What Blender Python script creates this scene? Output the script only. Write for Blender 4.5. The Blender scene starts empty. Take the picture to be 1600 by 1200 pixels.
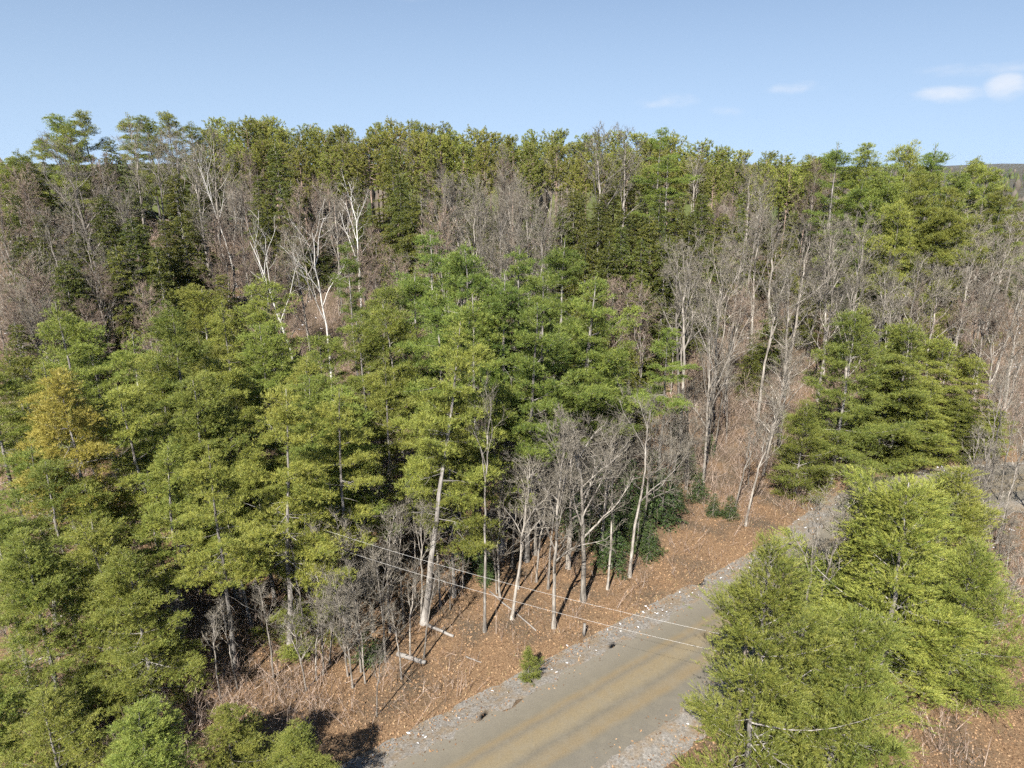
import bpy, math, random
import numpy as np
R = math.radians
scene = bpy.context.scene
COL = scene.collection

# ------------------------------------------------------------------ camera
CAM_H, PITCH, FPX = 32.0, 17.7, 1081.0          # a drone 32 m above the road
cam_data = bpy.data.cameras.new('camera'); cam = bpy.data.objects.new('camera', cam_data)
COL.objects.link(cam); scene.camera = cam
cam.location = (0, 0, CAM_H); cam.rotation_euler = (R(90-PITCH), 0, 0)
cam_data.sensor_width = 36; cam_data.lens = 36*FPX/1600; cam_data.clip_start = .5; cam_data.clip_end = 30000

# ------------------------------------------------------------------ world + sun
SUN_EL = 43.0; SUN_TO = (-.33, -.945)            # horizontal direction towards the sun
world = bpy.data.worlds.new('World'); scene.world = world; world.use_nodes = True
nt = world.node_tree; nt.nodes.clear(); N = nt.nodes.new; LK = nt.links.new
sky = N('ShaderNodeTexSky'); sky.sky_type = 'NISHITA'; sky.sun_disc = False
sky.sun_elevation = R(SUN_EL); sky.sun_rotation = math.atan2(SUN_TO[0], SUN_TO[1])
sky.altitude = 900; sky.air_density = 1.0; sky.dust_density = .15; sky.ozone_density = 1.6
geo = N('ShaderNodeTexCoord')
sep = N('ShaderNodeSeparateXYZ'); LK(geo.outputs['Generated'], sep.inputs[0])
def math_n(op, a=None, b=None, c=None):
    m = N('ShaderNodeMath'); m.operation = op
    for k, v in enumerate((a, b, c)):
        if v is None: continue
        if isinstance(v, (int, float)): m.inputs[k].default_value = v
        else: LK(v, m.inputs[k])
    return m.outputs[0]
# clear dry air: the pale band at the horizon is pushed below it
cmb = N('ShaderNodeCombineXYZ'); LK(sep.outputs[0], cmb.inputs[0]); LK(sep.outputs[1], cmb.inputs[1])
LK(math_n('MULTIPLY_ADD', math_n('MAXIMUM', sep.outputs[2], -.05), .85, .27), cmb.inputs[2])
nrm = N('ShaderNodeVectorMath'); nrm.operation = 'NORMALIZE'; LK(cmb.outputs[0], nrm.inputs[0]); LK(nrm.outputs[0], sky.inputs['Vector'])
# small fair-weather clouds low in the sky ahead, thin scattered ones overhead
mp = N('ShaderNodeMapping'); mp.inputs['Scale'].default_value = (1.0, 1.0, 2.2); LK(geo.outputs['Generated'], mp.inputs[0])
nz = N('ShaderNodeTexNoise'); nz.inputs['Scale'].default_value = 17; nz.inputs['Detail'].default_value = 7; nz.inputs['Roughness'].default_value = .55
LK(mp.outputs[0], nz.inputs['Vector'])
az = math_n('ARCTAN2', sep.outputs[0], sep.outputs[1])
puff = None
for a0, e0, wa, we, st in ((30.2, 4.3, 2.9, .65, .8), (33.4, 4.6, 1.4, .95, 1.1), (11.6, 4.4, 2.6, .75, .75), (20.4, 5.2, 3.0, .6, .65), (16.0, 3.5, 1.8, .5, .45), (-36, 4.9, 1.5, .6, .5), (-38.0, 3.2, 1.1, .5, .4), (31.5, 5.8, 4.0, .5, .5), (35.7, 2.9, 1.0, .6, .45),
                              (-9, 12.5, 5.5, 1.4, .8), (52, 7, 4, 1.2, .8), (-58, 8, 4, 1.2, .7), (80, 6, 4, 1, .8), (-95, 9, 5, 1.3, .8), (130, 7, 4, 1.2, .8), (-140, 6, 5, 1.2, .8), (175, 10, 5, 1.4, .8)):
    dx = math_n('MULTIPLY', math_n('SUBTRACT', az, R(a0)), 1/R(wa)); dz = math_n('MULTIPLY', math_n('SUBTRACT', sep.outputs[2], math.sin(R(e0))), 1/R(we))
    d2 = math_n('ADD', math_n('MULTIPLY', dx, dx), math_n('MULTIPLY', dz, dz))
    m = math_n('MULTIPLY', math_n('SUBTRACT', 1.15, d2), st); puff = m if puff is None else math_n('MAXIMUM', puff, m)
pm = math_n('ADD', math_n('MAXIMUM', puff, 0.0), math_n('MULTIPLY', math_n('SUBTRACT', nz.outputs['Fac'], .5), 4.0))
cr = N('ShaderNodeMapRange'); cr.interpolation_type = 'SMOOTHSTEP'; cr.inputs[1].default_value = .1; cr.inputs[2].default_value = 1.9; LK(pm, cr.inputs[0])
cf = math_n('MULTIPLY', math_n('MULTIPLY', cr.outputs[0], math_n('MINIMUM', math_n('MAXIMUM', math_n('MULTIPLY', puff, 1.5), 0.0), 1.0)), .62)
hz = N('ShaderNodeMapRange'); hz.inputs[1].default_value = .34; hz.inputs[2].default_value = -.02; hz.inputs[3].default_value = 0; hz.inputs[4].default_value = .62; LK(sep.outputs[2], hz.inputs[0])
mixh = N('ShaderNodeMix'); mixh.data_type = 'RGBA'; LK(hz.outputs[0], mixh.inputs[0]); LK(sky.outputs[0], mixh.inputs[6]); mixh.inputs[7].default_value = (4.3, 5.5, 6.7, 1)
mixc = N('ShaderNodeMix'); mixc.data_type = 'RGBA'
LK(cf, mixc.inputs[0]); LK(mixh.outputs[2], mixc.inputs[6]); mixc.inputs[7].default_value = (5.6, 5.65, 5.9, 1)
bg = N('ShaderNodeBackground'); bg.inputs[1].default_value = .060
LK(mixc.outputs[2], bg.inputs[0])
wo = N('ShaderNodeOutputWorld'); LK(bg.outputs[0], wo.inputs[0])

sd = bpy.data.lights.new('sun', 'SUN'); sd.energy = 5.0; sd.angle = R(.53); sd.color = (1, .95, .87)
sun = bpy.data.objects.new('sun', sd); COL.objects.link(sun)
from mathutils import Vector
sdir = Vector((SUN_TO[0]*math.cos(R(SUN_EL)), SUN_TO[1]*math.cos(R(SUN_EL)), math.sin(R(SUN_EL))))
sun.rotation_euler = sdir.to_track_quat('Z', 'Y').to_euler(); sun.location = (0, 0, 80)

vs = scene.view_settings
vs.view_transform = 'Standard'; vs.look = 'None'; vs.exposure = 1.52; vs.gamma = 1; vs.use_curve_mapping = False
scene.cycles.max_bounces = 4; scene.cycles.diffuse_bounces = 2; scene.cycles.transmission_bounces = 2; scene.cycles.use_adaptive_sampling = True; scene.cycles.adaptive_threshold = .03; scene.cycles.caustics_reflective = False; scene.cycles.caustics_refractive = False
scene.cycles.transparent_max_bounces = 4; scene.cycles.glossy_bounces = 2
scene.cycles.use_denoising = False
scene.cycles.sample_clamp_indirect = 4

# ------------------------------------------------------------------ helpers
rng = np.random.default_rng(7)

def link_nodes(m):
    m.use_nodes = True; t = m.node_tree; t.nodes.clear()
    return t, t.nodes.new, t.links.new

def tri_twigs(mb, A, E, w):
    A = np.asarray(A); E = np.asarray(E); D = E-A; S = np.cross(D, rng.normal(size=D.shape)); S /= np.linalg.norm(S, axis=1, keepdims=True)+1e-9
    U = np.cross(D, S); U /= np.linalg.norm(U, axis=1, keepdims=True)+1e-9; n = len(A); q = np.arange(n)[:, None]*4
    v = np.stack([A+S*w, A-S*w*.5+U*w*.87, A-S*w*.5-U*w*.87, E], 1).reshape(-1, 3)
    mb.add(v, np.concatenate([q+[0, 1, 3], q+[1, 2, 3], q+[2, 0, 3]]))
class MB:
    """collects triangles, builds ONE mesh"""
    def __init__(s): s.v = []; s.t = []; s.c = []; s.n = 0
    def add(s, v, t, c=None):
        v = np.asarray(v, float).reshape(-1, 3); t = np.asarray(t, int).reshape(-1, 3)
        s.v.append(v); s.t.append(t+s.n); s.n += len(v)
        s.c.append(np.full(len(v), .5) if c is None else np.broadcast_to(np.asarray(c, float), (len(v),)))
    def tube(s, P, r, sides=5, c=None, cap=False):
        P = np.asarray(P, float); n = len(P); r = np.broadcast_to(np.asarray(r, float), (n,))
        T = np.gradient(P, axis=0); T /= np.linalg.norm(T, axis=1, keepdims=True)+1e-9
        ref = np.array([1., 0, 0]) if abs(T[0, 0]) < .8 else np.array([0, 1., 0])
        U = np.cross(T, ref); U /= np.linalg.norm(U, axis=1, keepdims=True)+1e-9
        W = np.cross(T, U); a = np.arange(sides)*2*np.pi/sides
        ring = P[:, None]+r[:, None, None]*(np.cos(a)[None, :, None]*U[:, None]+np.sin(a)[None, :, None]*W[:, None])
        i, j = np.meshgrid(np.arange(n-1), np.arange(sides), indexing='ij')
        q0 = i*sides+j; q1 = i*sides+(j+1) % sides; q2 = q1+sides; q3 = q0+sides
        t = np.concatenate([np.stack([q0, q1, q2], -1).reshape(-1, 3), np.stack([q0, q2, q3], -1).reshape(-1, 3)])
        v = ring.reshape(-1, 3)
        if cap:
            m = len(v); v = np.vstack([v, P[:1], P[-1:]])
            k = np.arange(sides); k2 = (k+1) % sides
            t = np.vstack([t, np.stack([np.full(sides, m), k2, k], -1), np.stack([np.full(sides, m+1), k+(n-1)*sides, k2+(n-1)*sides], -1)])
        s.add(v, t, c)
    def mesh(s, name, mat, smooth=False):
        v = np.concatenate(s.v).astype(np.float32); t = np.concatenate(s.t).astype(np.int32)
        me = bpy.data.meshes.new(name)
        me.vertices.add(len(v)); me.vertices.foreach_set('co', v.ravel())
        me.loops.add(len(t)*3); me.loops.foreach_set('vertex_index', t.ravel())
        me.polygons.add(len(t)); me.polygons.foreach_set('loop_start', np.arange(0, len(t)*3, 3, dtype=np.int32))
        if smooth: me.polygons.foreach_set('use_smooth', np.ones(len(t), bool))
        a = me.attributes.new('tint', 'FLOAT', 'POINT'); a.data.foreach_set('value', np.concatenate(s.c).astype(np.float32))
        me.update(); me.materials.append(mat)
        return me

def obj(name, me, parent=None):
    o = bpy.data.objects.new(name, me); COL.objects.link(o); o.parent = parent; return o
def tag(o, label=None, cat=None, group=None, kind=None):
    if label: o['label'] = label
    if cat: o['category'] = cat
    if group: o['group'] = group
    if kind: o['kind'] = kind
    return o

def needles(pos, ax, K, L, W, spread, shaft=.5, flat=0.0):
    """N shoots of K blade triangles round an axis; returns vertices and per-vertex tint"""
    n = len(pos); pos = np.repeat(pos, K, 0); ax = np.repeat(ax/np.linalg.norm(ax, axis=1, keepdims=True), K, 0); m = n*K
    rad = rng.normal(size=(m, 3)); rad[:, 2] *= (1-flat)
    rad -= (rad*ax).sum(1, keepdims=True)*ax; rad /= np.linalg.norm(rad, axis=1, keepdims=True)+1e-9
    ph = rng.uniform(spread[0], spread[1], m)[:, None]
    d = ax*np.cos(ph)+rad*np.sin(ph)
    ln = (L*rng.uniform(.7, 1.2, m))[:, None]
    side = np.cross(d, .4*ax+np.array([0, 0, .75])+rng.normal(0, .5, (m, 3))); side /= np.linalg.norm(side, axis=1, keepdims=True)+1e-9
    b = pos+ax*rng.uniform(-.1, shaft, m)[:, None]
    tip = b+d*ln; mid = b+d*ln*.35; w = (W*rng.uniform(.7, 1.3, m))[:, None]*side
    v = np.stack([mid+w*.5-d*ln*.2, mid-w*.5-d*ln*.2, tip], 1).reshape(-1, 3)
    tint = np.repeat(np.repeat(rng.uniform(0, 1, n), K), 3)
    return v, tint
def add_needles(mb, pos, ax, K, L, W, spread, shaft=.5, flat=0.):
    v, c = needles(np.asarray(pos), np.asarray(ax), K, L, W, spread, shaft, flat)
    mb.add(v, np.arange(len(v)), c)

# ------------------------------------------------------------------ materials
def ramp(t, n, l, fac, stops):
    r = n('ShaderNodeValToRGB'); e = r.color_ramp.elements
    e[0].position, e[0].color = stops[0][0], (*stops[0][1], 1)
    e[1].position, e[1].color = stops[-1][0], (*stops[-1][1], 1)
    for p, c in stops[1:-1]:
        k = e.new(p); k.color = (*c, 1)
    l(fac, r.inputs[0]); return r.outputs[0]
def mixrgb(t, n, l, f, a, b, mode='MIX'):
    m = n('ShaderNodeMix'); m.data_type = 'RGBA'; m.blend_type = mode
    for k, v in ((0, f), (6, a), (7, b)):
        if isinstance(v, (int, float)): m.inputs[k].default_value = v
        elif isinstance(v, tuple): m.inputs[k].default_value = (*v, 1)
        else: l(v, m.inputs[k])
    return m.outputs[2]
def noise(t, n, l, scale, detail=4, rough=.55, coord='Object'):
    tc = n('ShaderNodeTexCoord'); z = n('ShaderNodeTexNoise'); z.inputs['Scale'].default_value = scale
    z.inputs['Detail'].default_value = detail; z.inputs['Roughness'].default_value = rough
    l(tc.outputs[coord], z.inputs['Vector']); return z.outputs['Fac']

def foliage_mat(name, dark, mid, light, transl=.30, vary=.5):
    m = bpy.data.materials.new(name); t, n, l = link_nodes(m)
    at = n('ShaderNodeAttribute'); at.attribute_name = 'tint'
    base = ramp(t, n, l, at.outputs['Fac'], [(0, dark), (.5, mid), (1, light)])
    z = noise(t, n, l, .45, 3)                       # whole boughs greener or yellower
    base = mixrgb(t, n, l, ramp(t, n, l, z, [(.35, (0, 0, 0)), (.68, (1, 1, 1))]), base, mixrgb(t, n, l, .55, base, light))
    oi = n('ShaderNodeObjectInfo')
    hs = n('ShaderNodeHueSaturation')
    def rr(a, b, src):
        k = n('ShaderNodeMapRange'); k.inputs[3].default_value = a; k.inputs[4].default_value = b; l(src, k.inputs[0]); return k.outputs[0]
    l(rr(.5-.012*vary, .5+.026*vary, oi.outputs['Random']), hs.inputs['Hue'])
    w = n('ShaderNodeTexWhiteNoise'); w.noise_dimensions = '1D'; l(oi.outputs['Random'], w.inputs['W'])
    l(rr(1-.3*vary, 1+.3*vary, w.outputs['Value']), hs.inputs['Value'])
    l(base, hs.inputs['Color'])
    d = n('ShaderNodeBsdfPrincipled'); d.inputs['Roughness'].default_value = .55; d.inputs['Specular IOR Level'].default_value = .35
    l(hs.outputs[0], d.inputs['Base Color'])
    tr = n('ShaderNodeBsdfTranslucent'); l(hs.outputs[0], tr.inputs['Color'])
    mx = n('ShaderNodeMixShader'); mx.inputs[0].default_value = transl
    l(d.outputs[0], mx.inputs[1]); l(tr.outputs[0], mx.inputs[2])
    o = n('ShaderNodeOutputMaterial'); l(mx.outputs[0], o.inputs[0]); return m

def bark_mat(name, stops, scale=4.5, stretch=.2, bump=.6, vary=.4):
    m = bpy.data.materials.new(name); t, n, l = link_nodes(m)
    tc = n('ShaderNodeTexCoord'); mp = n('ShaderNodeMapping'); mp.inputs['Scale'].default_value = (1, 1, stretch); l(tc.outputs['Object'], mp.inputs[0])
    z = n('ShaderNodeTexNoise'); z.inputs['Scale'].default_value = scale; z.inputs['Detail'].default_value = 6; z.inputs['Roughness'].default_value = .65
    l(mp.outputs[0], z.inputs['Vector'])
    c = ramp(t, n, l, z.outputs['Fac'], stops)
    oi = n('ShaderNodeObjectInfo'); hs = n('ShaderNodeHueSaturation')
    k = n('ShaderNodeMapRange'); k.inputs[3].default_value = 1-vary; k.inputs[4].default_value = 1+vary; l(oi.outputs['Random'], k.inputs[0])
    l(k.outputs[0], hs.inputs['Value']); l(c, hs.inputs['Color'])
    d = n('ShaderNodeBsdfPrincipled'); d.inputs['Roughness'].default_value = .85; d.inputs['Specular IOR Level'].default_value = .2
    l(hs.outputs[0], d.inputs['Base Color'])
    b = n('ShaderNodeBump'); b.inputs['Strength'].default_value = bump; b.inputs['Distance'].default_value = .05
    l(z.outputs['Fac'], b.inputs['Height']); l(b.outputs[0], d.inputs['Normal'])
    o = n('ShaderNodeOutputMaterial'); l(d.outputs[0], o.inputs[0]); return m

M_PINE = foliage_mat('white_pine_needles', (.082, .112, .024), (.165, .196, .036), (.265, .270, .056), vary=.8)
M_PINE2 = foliage_mat('lush_pine_needles', (.062, .105, .024), (.128, .178, .034), (.220, .252, .050), vary=.6)
M_RED = foliage_mat('red_pine_needles', (.105, .130, .028), (.195, .212, .042), (.30, .295, .062), vary=.7)
M_HEM = foliage_mat('hemlock_needles', (.036, .050, .011), (.078, .092, .016), (.140, .140, .024), transl=.28, vary=.8)
M_SPR = foliage_mat('spruce_needles', (.026, .050, .016), (.048, .078, .022), (.085, .112, .032), transl=.3, vary=.6)
M_YEL = foliage_mat('yellowing_pine_needles', (.17, .155, .036), (.27, .23, .045), (.36, .29, .065), vary=.3)
M_PBARK = bark_mat('pine_bark', [(.32, (0.076, 0.067, 0.057)), (.52, (0.171, 0.157, 0.142)), (.7, (0.323, 0.309, 0.285))])
M_RBARK = bark_mat('red_pine_bark', [(.3, (.12, .085, .065)), (.7, (.30, .22, .18))])
M_BARK = bark_mat('grey_bark', [(.36, (.075, .066, .056)), (.5, (.175, .157, .135)), (.66, (.31, .285, .25))])
M_TWIG = bark_mat('twig_bark', [(.3, (.098, .087, .068)), (.7, (.190, .170, .136))], bump=0, vary=.3)
M_RTWIG = bark_mat('reddish_twig_bark', [(.3, (.112, .084, .064)), (.7, (.205, .158, .124))], bump=0, vary=.3)
M_BIRCH = bark_mat('birch_bark', [(.30, (0.076, 0.064, 0.057)), (.40, (0.416, 0.393, 0.363)), (.7, (0.560, 0.544, 0.514))], scale=3.2, stretch=2.4, bump=.15, vary=.1)
M_PALE = bark_mat('pale_bark', [(.36, (.08, .07, .06)), (.5, (.19, .172, .15)), (.66, (.34, .315, .28))])
M_DEAD = bark_mat('dead_branch', [(.3, (0.141, 0.128, 0.115)), (.7, (0.269, 0.250, 0.230))], bump=0, vary=.2)

# ------------------------------------------------------------------ terrain
def sstep(a, b, x):
    t = np.clip((np.asarray(x, float)-a)/(b-a), 0, 1); return t*t*(3-2*t)
RC = np.array([(-60, -12.5), (-40, 1.5), (-20, 16.3), (5.2, 34.6), (14, 41.1), (23, 47.7), (30.5, 54.3), (37, 60.2), (44, 64.0), (53, 66.3), (65, 67.6), (80, 69.5), (100, 74), (125, 84), (150, 96)])
def smooth_line(P, n=6):
    P = np.asarray(P, float)
    for _ in range(2):
        Q = [P[0]]
        for a, b in zip(P[:-1], P[1:]): Q += [.75*a+.25*b, .25*a+.75*b]
        Q.append(P[-1]); P = np.array(Q)
    return P
ROAD = smooth_line(RC); ROAD_HALF = 3.35
RA, RB = ROAD[:-1], ROAD[1:]; RD = RB-RA; RL = (RD**2).sum(1)
def road_dist(x, y):
    x = np.atleast_1d(np.asarray(x, float)); y = np.atleast_1d(np.asarray(y, float)); sh = x.shape; x = x.ravel(); y = y.ravel(); out = np.full(x.shape, 60.)
    near = np.nonzero((x > -75) & (x < 165) & (y > -30) & (y < 115))[0]
    for k in range(0, len(near), 4000):
        i = near[k:k+4000]; px = x[i, None]-RA[None, :, 0]; py = y[i, None]-RA[None, :, 1]
        t = np.clip((px*RD[:, 0]+py*RD[:, 1])/RL, 0, 1)
        out[i] = np.sqrt(((px-t*RD[:, 0])**2+(py-t*RD[:, 1])**2).min(1))
    return np.minimum(out, 60.).reshape(sh)
def bumps(x, y):
    return .5*np.sin(x*.11+1.3)*np.cos(y*.09+.4)+.28*np.sin(x*.23+y*.17)+.12*np.sin(x*.61-y*.47+2)+.06*np.sin(x*1.3+y*1.1)
def ground(x, y):
    x = np.asarray(x, float); y = np.asarray(y, float)
    amp = 17.5-7.5*sstep(25, 85, x)-7*sstep(85, 150, x)+2*sstep(20, 90, -x)
    yy = y-np.clip(x-20, 0, 80)*.10
    h = amp*sstep(58, 142, yy)
    h = h*(1-.8*sstep(150, 320, y)) 
    h = h-2.6*np.exp(-((x-78)/9)**2)*sstep(75, 100, y)*(1-sstep(120, 150, y))   # gully on the right slope
    far = sstep(500, 2500, y)
    h = h+far*(14+10*np.sin(x*.0021+.7)+7*np.sin(x*.0047+y*.001))
    d = road_dist(x, y).reshape(x.shape) if x.ndim else road_dist(x, y)[0]
    flat = sstep(ROAD_HALF+.8, ROAD_HALF+7, d)
    ditch = -.28*np.exp(-((d-ROAD_HALF-1.5)/.7)**2)
    return h*flat+bumps(x, y)*flat*(.55+.45*sstep(60, 90, y))+ditch-.03

def pix(u, v, Y):
    """the point at distance Y ahead that is seen at photograph pixel (u, v)"""
    c, s = math.cos(R(PITCH)), math.sin(R(PITCH))
    yd = FPX*c+(600-v)*s; zd = -FPX*s+(600-v)*c
    return (u-800)/yd*Y, CAM_H+zd/yd*Y

def graded(lo, hi, step, far, g=1.22):
    a = list(np.arange(lo, hi+1e-6, step)); s = step
    while a[-1] < far: s *= g; a.append(a[-1]+s)
    s = step; b = []; x = lo
    while x > -far: s *= g; x -= s; b.append(x)
    return np.array(b[::-1]+a)
gx = graded(-75, 95, .8, 4500); gy = graded(26, 120, .8, 4500)
GX, GY = np.meshgrid(gx, gy, indexing='ij'); GZ = ground(GX, GY)
mb = MB(); nx, ny = GX.shape
i, j = np.meshgrid(np.arange(nx-1), np.arange(ny-1), indexing='ij'); q = i*ny+j
mb.add(np.stack([GX, GY, GZ], -1).reshape(-1, 3), np.concatenate([np.stack([q, q+ny, q+ny+1], -1).reshape(-1, 3), np.stack([q, q+ny+1, q+1], -1).reshape(-1, 3)]))
def ground_material():
    m = bpy.data.materials.new('forest_floor'); t, n, l = link_nodes(m)
    z1 = noise(t, n, l, 9, 6, .7); z2 = noise(t, n, l, .22, 4, .6); z3 = noise(t, n, l, 2.0, 5, .7)
    a = ramp(t, n, l, z1, [(.3, (.070, .044, .027)), (.5, (.150, .095, .054)), (.72, (.26, .175, .105))])
    b = ramp(t, n, l, z1, [(.3, (.045, .034, .024)), (.7, (.125, .094, .063))])
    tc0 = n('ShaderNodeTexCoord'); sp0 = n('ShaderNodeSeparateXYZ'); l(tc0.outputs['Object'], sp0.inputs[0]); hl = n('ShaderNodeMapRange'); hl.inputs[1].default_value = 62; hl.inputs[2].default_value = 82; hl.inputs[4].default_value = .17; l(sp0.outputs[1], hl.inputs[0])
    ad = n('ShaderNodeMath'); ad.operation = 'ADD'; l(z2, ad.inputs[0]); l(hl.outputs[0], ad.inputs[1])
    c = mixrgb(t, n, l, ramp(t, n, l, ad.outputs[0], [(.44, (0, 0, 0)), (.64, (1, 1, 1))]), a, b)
    g = ramp(t, n, l, z3, [(.68, (0, 0, 0)), (.82, (.35, .35, .35))])
    c = mixrgb(t, n, l, g, c, (.085, .08, .035))
    tc = n('ShaderNodeTexCoord'); sp = n('ShaderNodeSeparateXYZ'); l(tc.outputs['Object'], sp.inputs[0]); mr = n('ShaderNodeMapRange'); mr.inputs[1].default_value = 170; mr.inputs[2].default_value = 260; l(sp.outputs[1], mr.inputs[0])
    zf = noise(t, n, l, .03, 8, .7); c = mixrgb(t, n, l, mr.outputs[0], c, ramp(t, n, l, zf, [(.35, (.036, .040, .024)), (.55, (.075, .066, .050)), (.7, (.05, .052, .030))]))   # woodland beyond the ridge
    d = n('ShaderNodeBsdfPrincipled'); d.inputs['Roughness'].default_value = .95; d.inputs['Specular IOR Level'].default_value = .1
    l(c, d.inputs['Base Color'])
    bp = n('ShaderNodeBump'); bp.inputs['Strength'].default_value = .7; bp.inputs['Distance'].default_value = .12
    l(z1, bp.inputs['Height']); l(bp.outputs[0], d.inputs['Normal'])
    o = n('ShaderNodeOutputMaterial'); l(d.outputs[0], o.inputs[0]); return m
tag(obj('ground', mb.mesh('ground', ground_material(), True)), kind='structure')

# ------------------------------------------------------------------ road
def strip(offs, zf, name, mat, jag=0.0, seed=1):
    """a sheet along the road; offs = list of offsets across, left positive"""
    P = ROAD; T = np.gradient(P, axis=0); T /= np.linalg.norm(T, axis=1, keepdims=True); Nn = np.stack([-T[:, 1], T[:, 0]], -1)
    r = np.random.default_rng(seed); mb = MB(); n, k = len(P), len(offs)
    O = np.broadcast_to(np.array(offs), (n, k)).copy()
    if jag: O[:, 0] += r.normal(0, jag, n); O[:, -1] += r.normal(0, jag, n)
    V = P[:, None]+Nn[:, None]*O[..., None]
    Z = zf(O)
    v = np.concatenate([V, Z[..., None]], -1).reshape(-1, 3)
    i, j = np.meshgrid(np.arange(n-1), np.arange(k-1), indexing='ij'); q = i*k+j
    mb.add(v, np.concatenate([np.stack([q, q+1, q+k+1], -1).reshape(-1, 3), np.stack([q, q+k+1, q+k], -1).reshape(-1, 3)]), (O/10+.5).ravel())
    return obj(name, mb.mesh(name, mat, True))
# resample road densely
seg = np.r_[0, np.cumsum(np.linalg.norm(np.diff(ROAD, axis=0), axis=1))]; ss = np.arange(0, seg[-1], .6)
ROAD_C = ROAD; ROAD = np.stack([np.interp(ss, seg, ROAD_C[:, 0]), np.interp(ss, seg, ROAD_C[:, 1])], -1)
def road_material():
    m = bpy.data.materials.new('worn_road'); t, n, l = link_nodes(m)
    at = n('ShaderNodeAttribute'); at.attribute_name = 'tint'
    zw = noise(t, n, l, .35, 4, .6)
    off = n('ShaderNodeMath'); off.operation = 'MULTIPLY_ADD'; off.inputs[1].default_value = .05; l(zw, off.inputs[0]); l(at.outputs['Fac'], off.inputs[2])
    # across: grey edge, tan wheel tracks, grey crown between
    c = ramp(t, n, l, off.outputs[0], [(.20, (0.112, 0.102, 0.083)), (.335, (0.109, 0.099, 0.078)), (.375, (0.142, 0.111, 0.066)), (.42, (0.138, 0.112, 0.072)), (.465, (0.107, 0.095, 0.072)), (.52, (0.152, 0.125, 0.079)),
                          (.585, (0.150, 0.120, 0.073)), (.625, (0.116, 0.101, 0.075)), (.665, (0.142, 0.111, 0.066)), (.705, (0.118, 0.106, 0.081)), (.86, (0.140, 0.126, 0.101))])
    z = noise(t, n, l, 14, 6, .75); z2 = noise(t, n, l, 1.1, 5, .65)
    c = mixrgb(t, n, l, .55, c, ramp(t, n, l, z, [(.3, (.24, .24, .24)), (.7, (.68, .67, .66))]), 'OVERLAY')
    c = mixrgb(t, n, l, ramp(t, n, l, z2, [(.45, (0, 0, 0)), (.7, (.5, .5, .5))]), c, (0.142, 0.126, 0.095))
    d = n('ShaderNodeBsdfPrincipled'); d.inputs['Roughness'].default_value = .9; d.inputs['Specular IOR Level'].default_value = .25
    l(c, d.inputs['Base Color']); bp = n('ShaderNodeBump'); bp.inputs['Strength'].default_value = .35; bp.inputs['Distance'].default_value = .03
    l(z, bp.inputs['Height']); l(bp.outputs[0], d.inputs['Normal'])
    o = n('ShaderNodeOutputMaterial'); l(d.outputs[0], o.inputs[0]); return m
def shoulder_material():
    m = bpy.data.materials.new('gravel_shoulder'); t, n, l = link_nodes(m)
    z = noise(t, n, l, 6, 7, .75); z2 = noise(t, n, l, .8, 5, .7)
    c = ramp(t, n, l, z, [(.3, (0.080, 0.074, 0.064)), (.5, (0.160, 0.148, 0.132)), (.7, (0.272, 0.256, 0.232))])
    c = mixrgb(t, n, l, ramp(t, n, l, z2, [(.45, (0, 0, 0)), (.6, (0.640, 0.640, 0.640))]), c, (0.160, 0.116, 0.068))
    d = n('ShaderNodeBsdfPrincipled'); d.inputs['Roughness'].default_value = .95; d.inputs['Specular IOR Level'].default_value = .1; l(c, d.inputs['Base Color'])
    bp = n('ShaderNodeBump'); bp.inputs['Strength'].default_value = .8; bp.inputs['Distance'].default_value = .08; l(z, bp.inputs['Height']); l(bp.outputs[0], d.inputs['Normal'])
    o = n('ShaderNodeOutputMaterial'); l(d.outputs[0], o.inputs[0]); return m
H2 = ROAD_HALF
ro = strip(list(np.linspace(-H2, H2, 15)), lambda O: .10-.006*O**2, 'road', road_material(), .2)
tag(ro, kind='structure')
SH = shoulder_material()
sl = strip([H2-.35, H2+.1, H2+.6, H2+1.1, H2+1.6, H2+2.1], lambda O: np.interp(O, [H2-.35, H2+.1, H2+.6, H2+1.1, H2+1.6, H2+2.1], [.012, .03, -.03, -.12, -.17, -.20])+.0, 'road_shoulder', SH, .22, 3)
sr = strip([-H2-2.1, -H2-1.6, -H2-1.1, -H2-.6, -H2-.1, -H2+.35], lambda O: np.interp(O, [-H2-2.1, -H2-1.6, -H2-1.1, -H2-.6, -H2-.1, -H2+.35], [-.20, -.17, -.12, -.03, .03, .012]), 'road_shoulder', SH, .22, 4)
tag(sl, kind='structure'); tag(sr, kind='structure')

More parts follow.
